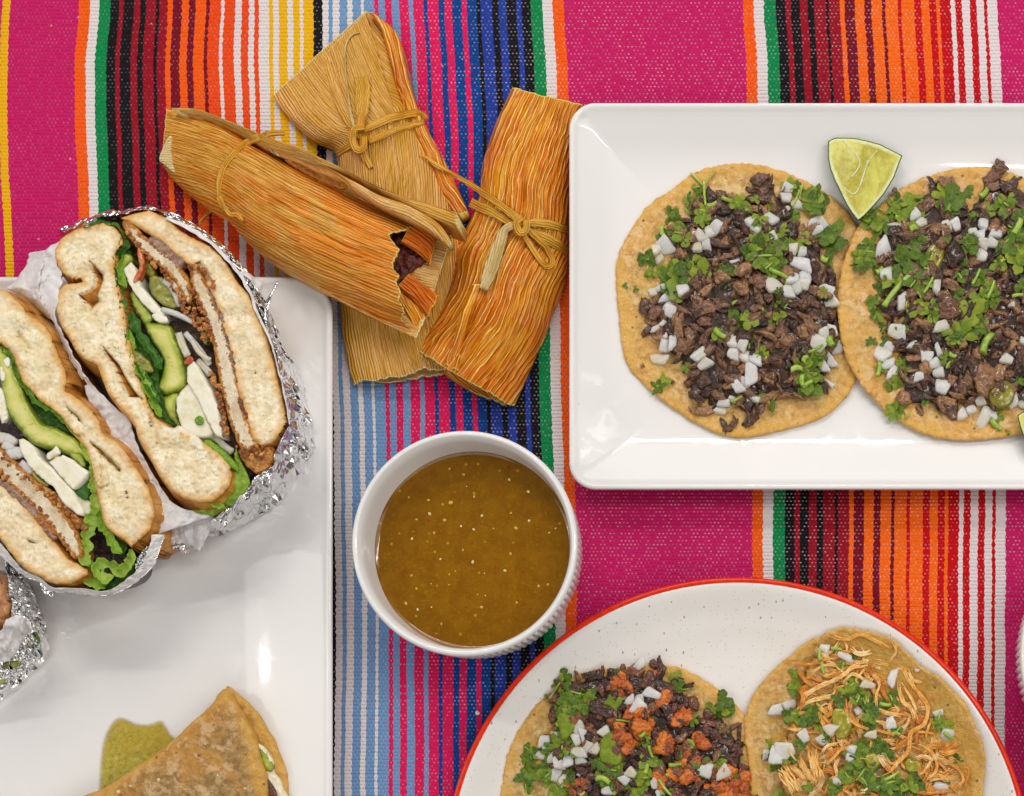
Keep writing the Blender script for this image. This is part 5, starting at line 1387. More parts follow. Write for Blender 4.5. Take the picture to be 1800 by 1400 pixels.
# ---- ties
g1 = caster([body1, fa]); g2c = caster([body2, f2, fl]); g3 = caster([body3])
tie1 = band('tie', Z9((700, 715), (640, 715), (580, 728), (500, 765), (430, 825), (380, 890), (355, 960), (352, 1020), (365, 1080), (385, 1140)), (9, 12, 14, 12, 11, 10, 9), lambda x, y: g1(x, y, 30), M['tie'], tam1, thick=2.6, seed=1, lift=1)
band('knot', Z9((350, 1050), (375, 1100), (410, 1145), (450, 1150), (480, 1185)), (13, 12, 9, 7), lambda x, y: g1(x, y, 18), M['tie'], tie1, thick=7, seed=2, lift=1)
band('tie_end', Z9((345, 1110), (310, 1130), (270, 1160), (240, 1205)), (6, 5, 3), 6, M['husk1'], tie1, thick=3, seed=3)
tie2 = band('tie', Z9((1120, 700), (1190, 665), (1280, 630), (1370, 610), (1430, 610), (1455, 640)), (10, 14, 15, 13, 12), lambda x, y: g2c(x, y, 20), M['tie'], tam2, thick=2.6, seed=5, lift=2)
band('tie_strand', Z9((1450, 655), (1380, 670), (1300, 690), (1210, 735), (1150, 760)), (9, 11, 12, 10), lambda x, y: g2c(x, y, 20), M['tie'], tie2, thick=2.6, seed=6, lift=1)
band('knot', Z9((1130, 680), (1080, 690), (1065, 740), (1085, 800), (1120, 790), (1125, 730)), (13, 15, 15, 14, 12), lambda x, y: g2c(x, y, 40), M['tie'], tie2, thick=9, seed=7, lift=2)
band('tie_end', Z9((1112, 412), (1118, 480), (1115, 560), (1112, 620), (1105, 680)), (25, 26, 28, 20, 14), lambda x, y: g2c(x, y, 40), M['tie'], tie2, thick=2.6, seed=8, lift=4)
band('tie_end', Z9((1110, 790), (1130, 840), (1165, 900)), (16, 13, 9), lambda x, y: g2c(x, y, 40), M['tie'], tie2, thick=2.6, seed=9, lift=1)
band('tie_strand', Z9((1070, 770), (1030, 795), (985, 830)), (12, 13, 11), lambda x, y: g2c(x, y, 40), M['tie'], tie2, thick=2.6, seed=10, lift=1)
band('husk_fibre', Z9((1105, 175), (1060, 190), (1030, 240), (1025, 320), (1035, 450), (1055, 600), (1075, 690)), (2, 3, 3.5, 4, 5), lambda x, y: g2c(x, y, 40), M['huskpale'], tie2, thick=2.5, seed=11, lift=1)
Z10 = Zf(560, 130, 2.3333)
G3 = lambda x, y: g3(x, y, 14)
tie3 = band('tie', Z10((622, 528), (660, 545), (710, 565), (770, 600), (835, 622)), (18, 17, 15, 11), G3, M['tie'], tam3, thick=2.6, seed=12, lift=2)
band('tie_strand', Z10((845, 612), (900, 612), (960, 622), (1024, 640)), (12, 15, 16, 14), G3, M['tie'], tie3, thick=2.6, seed=13, lift=3)
band('tie_strand', Z10((850, 640), (910, 665), (960, 690), (1022, 728)), (12, 18, 19, 18), G3, M['tie'], tie3, thick=2.6, seed=14, lift=2)
band('bow_loop', Z10((830, 640), (860, 690), (905, 760), (935, 788), (958, 772), (935, 715), (890, 670), (850, 628)), (9, 10, 11, 12, 11, 9), G3, M['tie'], tie3, thick=2.6, seed=15, lift=5)
band('knot', Z10((838, 590), (812, 612), (825, 650), (850, 640), (852, 600)), (13, 15, 14, 12), G3, M['tie'], tie3, thick=9, seed=16, lift=6)
gg = lambda x, y: max(g3(x, y, 0), g2c(x, y, 0), 20)
band('tie_end', Z10((415, 335), (445, 345), (480, 372), (540, 405), (600, 440), (670, 485), (740, 535), (800, 580), (840, 612)), (4, 8, 7, 9, 11, 12, 14, 12), gg, M['tie'], tie3, thick=2.6, seed=17, lift=6)
band('tie_end', Z10((800, 620), (765, 640), (745, 690), (725, 750), (705, 810), (685, 865), (678, 885)), (12, 18, 22, 25, 26, 24, 16), G3, M['huskpale'], tie3, thick=8, seed=18, lift=5)

# ================================================================ sandwiches
R8 = Zf(0, 360, 7.0); R7 = Zf(0, 340, 3.0); R4 = Zf(260, 660, 4.375); R1z = Zf(0, 480, 4.6667); R2z = Zf(0, 760, 4.6667); R3z = Zf(0, 940, 4.6667)
ZT = 172.0

def centre_poly(path, w, n=26):
    C = spline(path, n); ws = np.interp(np.linspace(0, 1, n), np.linspace(0, 1, len(w)), w) if hasattr(w, '__len__') else np.full(n, w)
    T = np.gradient(C, axis=0); T /= np.hypot(T[:, 0], T[:, 1])[:, None]; N = np.stack([-T[:, 1], T[:, 0]], 1)
    L = C - N * ws[:, None] / 2; R = C + N * ws[:, None] / 2
    return [tuple(p) for p in L] + [tuple(p) for p in R[::-1]]

def pits(poly, n, seed, r0=2.2, r1=5.5):
    g = np.random.default_rng(seed); P = np.array(poly, float); lo, hi = P.min(0), P.max(0); out = []
    while len(out) < n:
        q = g.uniform(lo, hi)
        if not inside(q[None], P)[0] or seg_dist(q[None], P)[0] < 9: continue
        r = g.uniform(r0, r1) * g.uniform(.6, 1); a = g.uniform(0, 3.14); k = g.uniform(1.1, 2.2)
        out.append(([(q[0] + r * k * math.cos(t) * math.cos(a) - r * math.sin(t) * math.sin(a), q[1] + r * k * math.cos(t) * math.sin(a) + r * math.sin(t) * math.cos(a)) for t in np.linspace(0, 6.28, 9)[:-1]], g.uniform(2, 4.5), 3.2))
    return out

def crumb_face(sc1=26):
    return lambda x, y: 5 * mn.noise(Vector((x / sc1, y / sc1, 1))) + 1.8 * mn.noise(Vector((x / 6, y / 6, 4))) - 3.0 * max(0, mn.noise(Vector((x / 5, y / 5, 9))) - .15) * 1.3

def sheet(name, mat, par, inner, outer, zi, zo, n, nv, amp, sc, seed=0, flat=True, rag=0.0, mid=0.0):
    """crumpled wrapping between an upper edge and a lower edge"""
    A = spline(inner, n + 1); B = spline(outer, n + 1)
    vs = []; F = []
    for i in range(n + 1):
        for j in range(nv + 1):
            t = j / nv
            z0 = zi if not callable(zi) else zi(i / n); z1 = zo if not callable(zo) else zo(i / n)
            p = A[i] * (1 - t) + B[i] * t; z = z0 * (1 - t) + z1 * t + mid * math.sin(math.pi * t)
            e = 1 if 0 < j < nv else .5
            q = Vector((p[0] / sc, p[1] / sc, z / sc * .5 + seed))
            d = abs(mn.noise(q)) * 2.6 + abs(mn.noise(q * 2.3)) * .9 - .7
            nn = B[i] - A[i]; nn = nn / (np.hypot(*nn) + 1e-6)
            p = p + nn * d * amp * .55 * e + rng.uniform(-.25, .25, 2) * sc * .06
            z += d * amp * e
            if rag and j in (0,): p = p + nn * rag * mn.noise(Vector((i * .25, seed, 2)))
            if rag and j == nv: p = p + nn * rag * mn.noise(Vector((i * .22, seed, 8)))
            vs.append(wp(p[0], p[1], z))
    W = nv + 1
    for i in range(n):
        for j in range(nv):
            a = i * W + j
            if (i + j) % 2: F += [(a, a + 1, a + W + 1), (a, a + W + 1, a + W)]
            else: F += [(a, a + 1, a + W), (a + 1, a + W + 1, a + W)]
    a, b, c = (Vector(vs[k]) for k in F[0])
    if (b - a).cross(c - a).z < 0: F = [tuple(reversed(f)) for f in F]
    o = link(name, mesh(name, vs, F, smooth=not flat), par, mat)
    ORIG[o.name] = (vs, F)
    md = o.modifiers.new('thickness', 'SOLIDIFY'); md.thickness = .7 * S
    return o

def ruffle(name, mat, par, path, w, z0, hgt, amp=4, n=None, seed=0, nv=10, lean=0.0):
    """leaf edge standing between the layers, waved along its length"""
    n = n or int(plen(path) / 1.8); C = spline(path, n + 1)
    T = np.gradient(C, axis=0); T /= np.hypot(T[:, 0], T[:, 1])[:, None]; N = np.stack([-T[:, 1], T[:, 0]], 1)
    vs = []; F = []; W = nv + 1
    for i in range(n + 1):
        s = i * 1.8
        ww = w * (1.05 + .7 * mn.noise(Vector((s / 16, seed, 1))) + .3 * mn.noise(Vector((s / 5, seed, 6)))) * min(1, .25 + min(i, n - i) / 8)
        mean = amp * 1.5 * mn.noise(Vector((s / 13, seed, 3))) + amp * .6 * mn.noise(Vector((s / 5.5, seed, 4)))
        for j in range(nv + 1):
            t = j / nv - .5
            f1 = mn.noise(Vector((s / 8, seed, 9))) * amp * 1.6
            f2 = mn.noise(Vector((s / 4.5, seed, 19 + t))) * amp * .7
            k = (t + .5) ** 2
            p = C[i] + N[i] * (t * ww + mean + (f2) * k)
            z = z0 + hgt * (t * 1.6 + .2) + (f1 + f2) * k - 3.5 * math.sin(math.pi * (t + .5)) + 1.5 * mn.noise(Vector((p[0] / 7, p[1] / 7, seed)))
            vs.append(wp(p[0], p[1], z))
    for i in range(n):
        for j in range(nv):
            a = i * W + j; F.append((a, a + 1, a + W + 1, a + W))
    a, b, c = (Vector(vs[k]) for k in F[0][:3])
    if (b - a).cross(c - a).z < 0: F = [tuple(reversed(f)) for f in F]
    o = link(name, mesh(name, vs, F), par, mat)
    md = o.modifiers.new('thickness', 'SOLIDIFY'); md.thickness = .8 * S
    return o

def crumbs(par, pts, n, z, spread=5, s0=1.5, s1=4, mat=None, name='breading_crumb'):
    C = spline(pts, n)
    for c in C:
        s = rng.uniform(s0, s1) / 10
        o = piece(CRUMB[rng.integers(len(CRUMB))], par, c[0] + rng.normal(0, spread), c[1] + rng.normal(0, spread), z + rng.uniform(-3, 3), (s * 1.2, s, s), tilt=.8)
        o.name = name
CRUMB = mk('breading_crumb', lump, 5, M['breading'])

# ------------------------------------------------ right half
T2 = thing('torta_half', 'right half of the cut sandwich, standing cut face up in foil nearest the plate corner', 'sandwich', (320, 640, PZ), 'foil wrapped sandwich halves')
wrap_core = slab('shadowed_filling', [(190, 395), (240, 385), (300, 440), (350, 520), (390, 620), (425, 720), (460, 800), (440, 840), (400, 850), (330, 790), (262, 700), (225, 560), (205, 450)], ZT - 34, 70, M['meatbase'], T2, step=9, rnd=6, amp=6, sc=14, wob=1)  # dark core: shade between the layers put into its colour
faceA = [(183, 391), (200, 397), (213, 412), (217, 430), (203, 447), (201, 465), (204, 478), (210, 507), (217, 540), (223, 573), (230, 607), (238, 640), (248, 673), (260, 708), (276, 736), (300, 752), (330, 762), (358, 778), (384, 797), (404, 818), (408, 835), (404, 852), (392, 868), (374, 882), (348, 884), (322, 876), (300, 862), (278, 834), (264, 806), (250, 786), (242, 768), (238, 750), (225, 732), (206, 712), (188, 688), (178, 662), (171, 642), (150, 633), (133, 617), (120, 592), (107, 572), (99, 546), (100, 525), (106, 508), (114, 500), (130, 499), (146, 496), (143, 492), (128, 491), (112, 482), (103, 470), (98, 457), (97, 440), (106, 422), (121, 409), (143, 399), (164, 393)]
cav = R8((1080, 610), (1120, 700), (1200, 770), (1280, 850), (1292, 930), (1250, 1030), (1215, 1110), (1252, 1200), (1190, 1250), (1120, 1315), (1060, 1235), (970, 1130), (960, 1090), (1080, 1060), (1150, 1000), (1160, 880), (1105, 770))
slit = R1z((820, 570), (900, 660), (985, 755), (1050, 880), (1110, 965), (1195, 1060), (1150, 1030), (1060, 1025), (1000, 930), (930, 770), (850, 650))
bunA = slab('bread_slice', faceA, ZT, 120, M['bread_g'], T2, step=2.6, rnd=7, amp=1.0, sc=5, zf=crumb_face(), wob=.6, bulge=13, curve=False, drop=(-2, 2), levels=9,
            holes=[(cav, 60, 9), (slit, 45, 4), (R4((0, 290), (40, 330), (95, 480), (105, 550), (70, 560), (30, 440), (0, 400)), 10, 6)] + pits(faceA, 24, 1), seed=41)
faceB = [(212, 384), (233, 377), (262, 370), (286, 379), (303, 392), (315, 404), (334, 416), (367, 432), (388, 450), (404, 473), (417, 497), (437, 518), (449, 547), (464, 580), (474, 610), (484, 650), (492, 683), (499, 713), (504, 743), (492, 764), (478, 780), (460, 787), (445, 772), (434, 740), (422, 700), (412, 660), (404, 623), (394, 587), (384, 548), (370, 513), (351, 477), (327, 463), (306, 446), (284, 426), (262, 412), (236, 396)]
bunB = slab('bread_slice', faceB, ZT + 2, 120, M['bread'], T2, step=3.0, rnd=6, amp=1.0, sc=5, zf=crumb_face(), wob=.6, bulge=0, curve=False, drop=(-10, -6), levels=4, seed=42,
            holes=[(R7((1000, 380), (1060, 350), (1100, 400), (1120, 470), (1080, 480), (1030, 430)), 8, 6)] + pits(faceB, 20, 2))
# spreads and cutlets
bs = slab('bean_spread', centre_poly(R7((790, 235), (880, 310), (940, 360), (960, 380)), (20, 28, 20)), ZT + 1, 20, M['bean'], T2, step=3.5, rnd=4, amp=2.5, sc=6, wob=1.6, seed=1)
bs2 = slab('bean_spread', centre_poly(R7((1090, 500), (1150, 620), (1185, 740), (1215, 850), (1240, 950), (1250, 1000)), (10, 15, 17, 14, 8)), ZT + 1, 20, M['bean'], T2, step=3.5, rnd=4, amp=2.5, sc=6, wob=1.8, seed=2)
cu1 = slab('cutlet', R7((645, 152), (700, 160), (750, 215), (820, 268), (900, 330), (960, 400), (1000, 470), (1015, 560), (975, 575), (930, 485), (870, 415), (800, 355), (740, 305), (680, 235)), ZT + 1, 60, M['cutlet'], T2, step=3.2, rnd=4, amp=1.8, sc=5, wob=1.0, seed=3)
cu2 = slab('cutlet', centre_poly(R7((1015, 375), (1045, 470), (1090, 570), (1130, 680), (1165, 790), (1190, 910), (1215, 1040), (1245, 1160), (1285, 1270), (1320, 1345)), (14, 26, 28, 30, 30, 31, 31, 32, 32, 30)), ZT + 1, 70, M['cutlet'], T2, step=3.2, rnd=4, amp=1.8, sc=5, wob=1.2, seed=4)
ck = slab('toasted_breading', R4((700, 575), (760, 562), (820, 560), (845, 532), (930, 540), (978, 580), (965, 650), (905, 735), (835, 752), (770, 705), (720, 640)), ZT - 6, 50, M['breading'], T2, step=3, rnd=9, amp=4, sc=7, wob=2, seed=5)
slab('toasted_breading', R4((690, 175), (730, 190), (745, 260), (790, 300), (795, 370), (760, 340), (720, 280), (690, 230)), ZT + 3, 10, M['breading'], T2, step=2.5, rnd=5, amp=2, sc=5, wob=1.5, seed=6)
for k, (p, n, sp) in enumerate([(R7((960, 590), (1010, 640), (1060, 690), (1090, 760)), 34, 5), (R7((1110, 940), (1150, 1040), (1180, 1180), (1190, 1280)), 26, 2), (R7((680, 210), (780, 330), (900, 470), (960, 560)), 26, 2), (R7((1000, 390), (1060, 400), (1130, 480)), 14, 3), (R7((1020, 520), (1080, 660), (1120, 780)), 20, 2), (R4((720, 560), (820, 620), (900, 600)), 22, 8)]):
    crumbs(T2, p, n, ZT + 2, sp, 1.8, 5)
# greens
lt = slab('lettuce', R7((622, 245), (660, 270), (690, 310), (670, 330), (640, 330), (650, 420), (655, 520), (680, 640), (740, 720), (800, 790), (845, 850), (862, 930), (835, 940), (850, 1010), (880, 1090), (940, 1200), (1010, 1270), (960, 1250), (880, 1220), (820, 1180), (780, 1090), (745, 1010), (715, 900), (690, 790), (660, 660), (632, 540), (615, 420), (595, 330)), ZT - 16, 40, M['leafdark'], T2, step=3.5, rnd=3, amp=4, sc=12, wob=.6, seed=7)
for k, (p, w, z, m) in enumerate([(R7((600, 330), (622, 400), (640, 540), (665, 680), (695, 820), (740, 920), (785, 1010), (840, 1110)), 11, ZT - 6, 'leafdark'), (R7((690, 620), (730, 730), (790, 820), (840, 900), (850, 930)), 13, ZT - 8, 'leafdark'), (R7((680, 720), (700, 850), (750, 960), (800, 1080), (850, 1180)), 12, ZT - 4, 'leaflight'),
                                    (R7((655, 330), (640, 420), (665, 500)), 13, ZT - 3, 'leaflight'), (R7((640, 230), (665, 290), (600, 335)), 12, ZT - 5, 'leafdark'), (R7((440, 180), (490, 160), (560, 155), (630, 180), (660, 240)), 4, ZT - 4, 'leafdark')]):
    ruffle('lettuce', M[m], T2, p, w, z, 5, amp=2.6, seed=k + 3)
slab('lettuce_stem', R4((430, 505), (480, 500), (560, 560), (640, 640), (690, 700), (695, 740), (640, 715), (560, 640), (480, 590), (440, 560)), ZT - 4, 12, M['leaflight'], T2, step=3, rnd=4, amp=1.5, sc=8, seed=8)
slab('lettuce', R4((680, 555), (700, 640), (735, 700), (775, 790), (780, 860), (700, 960), (650, 1010), (560, 985), (540, 945), (600, 890), (640, 790), (650, 730), (695, 740), (665, 640)), ZT - 14, 3, M['leaflight'], T2, step=3, rnd=1, amp=4, sc=11, seed=9, zf=lambda x, y: -.30 * max(0, y - 850))
slab('lettuce', R4((280, 1055), (340, 1035), (430, 1030), (420, 985), (500, 1005), (560, 985), (630, 1005), (560, 1050), (500, 1085), (460, 1080), (405, 1100), (400, 1065), (340, 1080)), ZT - 30, 3, M['leaflight'], T2, step=2.6, rnd=1, amp=4, sc=9, seed=10)
ruffle('lettuce', M['leaflight'], T2, R4((445, 760), (468, 820), (430, 880), (450, 940), (510, 990), (590, 1005)), 10, ZT - 14, 5, amp=2.5, seed=21)
# avocado, cheese, vegetables
slab('avocado_slice', R7((700, 515), (750, 570), (800, 640), (812, 665), (770, 695), (730, 640), (700, 590), (688, 540)), ZT - 8, 40, M['avo'], T2, step=3.5, rnd=5, amp=.8, sc=14, seed=11)
slab('avocado_slice', R7((765, 690), (840, 685), (900, 700), (920, 760), (945, 820), (972, 900), (985, 970), (975, 1020), (930, 1045), (872, 1062), (842, 1020), (858, 950), (868, 890), (840, 830), (800, 770)), ZT - 2, 50, M['avo'], T2, step=3.5, rnd=7, amp=1.0, sc=16, seed=12)
slab('avocado_slice', R7((640, 330), (680, 320), (700, 350), (660, 400), (640, 440), (650, 500), (630, 480), (618, 400)), ZT - 6, 30, M['avo'], T2, step=3.5, rnd=5, amp=1.5, sc=9, seed=13)
slab('avocado_slice', R7((865, 1075), (920, 1050), (950, 1070), (930, 1120), (935, 1190), (950, 1230), (890, 1180), (865, 1120)), ZT - 6, 30, M['avo'], T2, step=3.5, rnd=6, amp=1, sc=12, seed=14)
slab('cheese_slice', R7((652, 402), (690, 362), (705, 385), (732, 430), (735, 480), (770, 520), (810, 570), (850, 615), (868, 640), (850, 648), (800, 628), (750, 580), (705, 520), (675, 465)), ZT + 2, 40, M['cheese'], T2, step=3.2, rnd=1.8, amp=.8, sc=10, curve=False, seed=15)
slab('cheese_crumb', R7((802, 645), (830, 628), (880, 655), (885, 680), (850, 685), (815, 670)), ZT + 2, 10, M['cheese'], T2, step=2.4, rnd=3, amp=1.4, sc=4, seed=16)
slab('cheese_slice', R7((1000, 1000), (1018, 1010), (1060, 1090), (1085, 1180), (1122, 1265), (1100, 1282), (1040, 1288), (990, 1275), (955, 1230), (932, 1150), (930, 1085), (960, 1035)), ZT - 3, 40, M['cheese'], T2, step=3.2, rnd=2, amp=.8, sc=12, curve=False, seed=17)
slab('cheese_slice', R7((1018, 882), (1035, 900), (1062, 950), (1110, 1030), (1148, 1130), (1168, 1230), (1172, 1290), (1135, 1275), (1085, 1180), (1042, 1085), (985, 995), (988, 915)), ZT + 3, 40, M['cheese'], T2, step=3.2, rnd=1.8, amp=.8, sc=12, curve=False, seed=18)
slab('tomato_slice', R7((725, 285), (745, 300), (762, 350), (752, 410), (728, 465), (702, 470), (712, 430), (735, 390), (728, 340)), ZT + 5, 12, M['tomato'], T2, step=2.6, rnd=4, amp=1, sc=7, seed=19)
for k, p in enumerate([R7((790, 440), (850, 440), (890, 480), (930, 560), (945, 600), (900, 605), (840, 575), (795, 520)), R7((750, 330), (790, 360), (820, 420), (790, 440), (755, 400)), R7((1070, 700), (1100, 740), (1090, 800), (1060, 760)), R7((705, 830), (760, 860), (810, 920), (800, 950), (740, 930), (700, 880))]):
    slab('pickled_pepper', p, ZT - 6, 14, M['pepper'], T2, step=3, rnd=5, amp=1.6, sc=9, seed=22 + k)
for k, (p, w, z) in enumerate([(R7((865, 450), (910, 490), (945, 560), (960, 590)), 16, 0), (R7((850, 612), (930, 635), (1020, 680)), 9, 4), (R7((940, 735), (960, 800), (990, 860)), 12, -2), (R7((975, 735), (1040, 810), (1105, 905)), 10, -6), (R7((1040, 880), (1090, 930), (1110, 960)), 12, -8), (R4((400, 480), (500, 470), (580, 540), (650, 590)), 12, -14), (R7((1010, 770), (1050, 840), (1110, 880)), 8, 0)]):
    slab('onion_strip', centre_poly(p, w, 12), ZT + z, 6, M['onion'], T2, step=3, rnd=2.5, amp=.8, sc=8, wob=.3, seed=k)
slab('onion_strip', R7((540, 450), (545, 450), (545, 455)), ZT, 1, M['onion'], T2, step=2) if False else None
slab('pepper_ring', [(R4((395, 348))[0][0] + 8 * math.cos(a), R4((395, 348))[0][1] + 8 * math.sin(a)) for a in np.linspace(0, 6.28, 11)[:-1]], ZT + 1, 3, M['leaflight'], T2, step=2, rnd=1, amp=.2)
slab('pickled_pepper', R7((985, 870), (1010, 860), (1020, 885), (985, 905), (970, 890)), ZT + 5, 5, M['tomato'], T2, step=2.4, rnd=2, amp=.8)
slab('dressing', R4((190, 405), (240, 385), (320, 430), (400, 490), (440, 560), (430, 600), (360, 570), (290, 520), (220, 530), (130, 450), (100, 380)), ZT + 2, 8, M['cream'], T2, step=3.2, rnd=5, amp=2.5, sc=7, seed=33)

# wrapping of the right half
foil_in = [(112, 408), (150, 392), (187, 380), (220, 376), (258, 368), (300, 383), (350, 412), (400, 455), (440, 512), (468, 570), (484, 612), (497, 670), (507, 725), (508, 752), (494, 775), (483, 800), (478, 822), (452, 838), (428, 868), (408, 890), (374, 912)]
foil_out = [(104, 402), (146, 386), (186, 374), (220, 369), (262, 363), (306, 377), (356, 403), (408, 446), (452, 505), (478, 556), (502, 612), (534, 672), (552, 730), (559, 785), (545, 828), (518, 860), (478, 893), (430, 921), (398, 936), (380, 941), (363, 944)]
fo = sheet('foil_wrap', M['foil'], T2, foil_in, foil_out, lambda t: ZT - 2, lambda t: ZT - 30 - 110 * min(1, max(0, (t - .42) / .2)), 130, 9, 9, 20, seed=2, rag=5, mid=8)
sheet('foil_wrap', M['foil'], T2, foil_out, [(110, 420), (150, 400), (190, 390), (222, 388), (258, 388), (296, 402), (344, 428), (392, 468), (432, 520), (462, 575), (488, 625), (518, 680), (538, 735), (545, 785), (532, 822), (506, 850), (468, 880), (424, 905), (396, 918), (380, 922), (366, 925)], lambda t: ZT - 30 - 110 * min(1, max(0, (t - .42) / .2)), 24, 90, 5, 5, 20, seed=4)
sheet('paper_liner', M['paper'], T2, [(290, 384), (350, 416), (400, 460), (436, 512), (450, 552), (470, 590), (486, 640), (500, 700), (508, 748)], [(295, 380), (354, 410), (404, 456), (440, 509), (455, 550), (474, 590), (489, 640), (503, 700), (510, 746)], ZT + 6, ZT + 3, 90, 4, 2.0, 16, seed=5, flat=False, rag=3)
sheet('paper_flap', M['paper'], T2, R7((1180, 340), (1240, 400), (1290, 470), (1330, 560), (1370, 620)), R7((1250, 385), (1340, 440), (1385, 490), (1345, 560), (1395, 640)), ZT - 4, ZT - 22, 30, 8, 4, 14, seed=6, flat=False)
band('foil_curl', R4((0, 0), (1, 0)), 1, ZT, M['foil'], T2) if False else None
band('foil_curl', [(488, 495), (480, 512), (471, 530), (468, 550), (470, 572), (476, 592)], (3, 5, 7, 8, 7, 5), ZT - 12, M['foil'], T2, thick=4, seed=3)
# white paper on the left of this half
sheet('paper_liner', M['paper'], T2, R8((700, 480), (560, 550), (560, 680), (500, 840), (480, 1010), (520, 1180), (640, 1400)) + [(115, 610), (145, 668)], R8((760, 440), (690, 560), (720, 760), (770, 940), (720, 1080), (690, 1250), (690, 1400)) + [(120, 606), (150, 664)], ZT - 22, ZT - 8, 90, 12, 6, 22, seed=8, flat=False, rag=4)
sheet('paper_liner', M['paper'], T2, R8((370, 590), (330, 720), (200, 930), (90, 1020), (200, 1100), (330, 1200), (560, 1400)), R8((560, 560), (550, 690), (500, 830), (480, 1010), (500, 1150), (560, 1260), (680, 1420)), ZT - 60, ZT - 20, 80, 14, 7, 26, seed=9, flat=False, rag=5)
sheet('foil_wrap', M['foil'], T2, R8((560, 700), (640, 720), (700, 760), (760, 900)), R8((560, 800), (640, 900), (700, 1000), (740, 1010)), ZT - 30, ZT - 40, 30, 8, 4, 10, seed=10)
sheet('paper_liner', M['paper'], T2, R1z((440, 380), (500, 560), (560, 680), (640, 800), (720, 910), (690, 930), (730, 1050), (800, 1180), (900, 1330), (1010, 1400)) + [(238, 825), (262, 880), (270, 920), (262, 945)], R1z((455, 380), (515, 560), (580, 670), (660, 790), (760, 920), (850, 1010), (950, 1110), (1040, 1180), (1080, 1260), (1120, 1400)) + [(262, 822), (286, 862), (312, 890), (370, 908)], ZT - 30, ZT - 26, 150, 12, 4.5, 18, seed=11, flat=False, rag=3)
sheet('paper_flap', M['paper'], T2, [(256, 925), (275, 908), (310, 900), (340, 902), (372, 908), (380, 918)], [(262, 942), (290, 950), (312, 956), (336, 962), (350, 970), (364, 944)], ZT - 46, ZT - 70, 60, 14, 6, 20, seed=12, flat=False, rag=7)
sheet('foil_wrap', M['foil'], T2, [(270, 945), (290, 942), (310, 950), (330, 962)], [(278, 955), (296, 962), (318, 970), (334, 974)], ZT - 70, ZT - 84, 26, 8, 4, 9, seed=13)

# ------------------------------------------------ left half
T1 = thing('torta_half', 'left half of the cut sandwich with folded avocado and frilly lettuce at its lower end', 'sandwich', (100, 800, PZ), 'foil wrapped sandwich halves')
slab('shadowed_filling', [(-70, 580), (0, 590), (60, 700), (150, 820), (190, 930), (235, 990), (190, 1025), (130, 1010), (80, 930), (0, 850), (-70, 790)], ZT - 38, 70, M['meatbase'], T1, step=9, rnd=6, amp=6, sc=14, wob=1)  # same dark core, its colour standing for shade among the fillings
fA = [(-90, 500), (-40, 500), (0, 508), (14, 513), (29, 528), (42, 541), (44, 548), (52, 556), (64, 562), (79, 574), (90, 591), (96, 609), (105, 629), (114, 651), (117, 671), (114, 688), (129, 695), (146, 709), (165, 726), (176, 744), (178, 760), (190, 768), (204, 777), (216, 790), (228, 805), (243, 829), (258, 852), (268, 880), (272, 906), (264, 931), (246, 949), (230, 962), (219, 950), (204, 941), (189, 930), (180, 912), (176, 889), (167, 863), (163, 840), (158, 815), (149, 790), (137, 773), (120, 755), (108, 736), (90, 718), (71, 706), (58, 691), (43, 679), (32, 658), (24, 630), (13, 615), (0, 604), (-40, 590), (-90, 585)]
slab('bread_slice', fA, ZT, 120, M['bread_g'], T1, step=3.0, rnd=7, amp=1.0, sc=5, zf=crumb_face(), wob=.6, bulge=9, curve=False, drop=(0, 0), levels=9, seed=51,
     holes=[(R1z((150, 460), (190, 520), (240, 580), (270, 635), (225, 640), (180, 580), (130, 520)), 10, 4), (R1z((480, 1020), (540, 1080), (640, 1160), (720, 1270), (690, 1280), (620, 1190), (550, 1130)), 12, 3), (R2z((730, 60), (830, 130), (920, 210), (1005, 300), (995, 355), (930, 300), (830, 200), (740, 100)), 20, 4), (R2z((1010, 430), (1050, 480), (1070, 560), (1040, 550)), 8, 2.5)] + pits(fA, 24, 3))
fB = [(-90, 790), (-40, 815), (0, 846), (21, 864), (43, 886), (60, 906), (75, 929), (92, 946), (107, 967), (120, 984), (137, 992), (154, 1002), (155, 1010), (141, 1018), (124, 1027), (99, 1027), (81, 1022), (71, 1014), (51, 1006), (32, 988), (15, 968), (0, 947), (-40, 900), (-90, 850)]
slab('bread_slice', fB, ZT, 120, M['bread'], T1, step=3.0, rnd=6, amp=1.0, sc=5, zf=crumb_face(), wob=.6, bulge=5, curve=False, drop=(0, 0), levels=4, seed=52,
     holes=[(R2z((210, 870), (250, 880), (310, 905), (300, 920), (235, 915)), 12, 3)] + pits(fB, 16, 4))
slab('bean_spread', centre_poly(R2z((0, 400), (90, 470), (180, 560), (260, 640), (330, 720), (400, 820), (460, 880)), (12, 16, 14, 18, 16, 14, 8)), ZT + 1, 16, M['bean'], T1, step=3.4, rnd=4, amp=2.5, sc=6, wob=1.6, seed=53)
slab('toasted_breading', R2z((290, 690), (340, 670), (400, 740), (470, 830), (440, 850), (370, 800), (310, 740)), ZT + 2, 10, M['breading'], T1, step=2.6, rnd=4, amp=2.5, sc=5, seed=54)
slab('cutlet', centre_poly(R2z((-160, 90), (0, 240), (110, 350), (220, 450), (330, 560), (440, 690), (540, 820), (610, 940), (640, 1030)), (34, 35, 36, 37, 36, 36, 36, 32, 16)), ZT + 2, 70, M['cutlet'], T1, step=3.2, rnd=4, amp=1.8, sc=5, wob=1.2, seed=55)
slab('toasted_breading', centre_poly(R2z((20, 170), (150, 330), (300, 440), (430, 540), (560, 660), (660, 780)), (10, 14, 16, 18, 20, 14)), ZT - 4, 20, M['breading'], T1, step=3, rnd=5, amp=3, sc=6, seed=56)
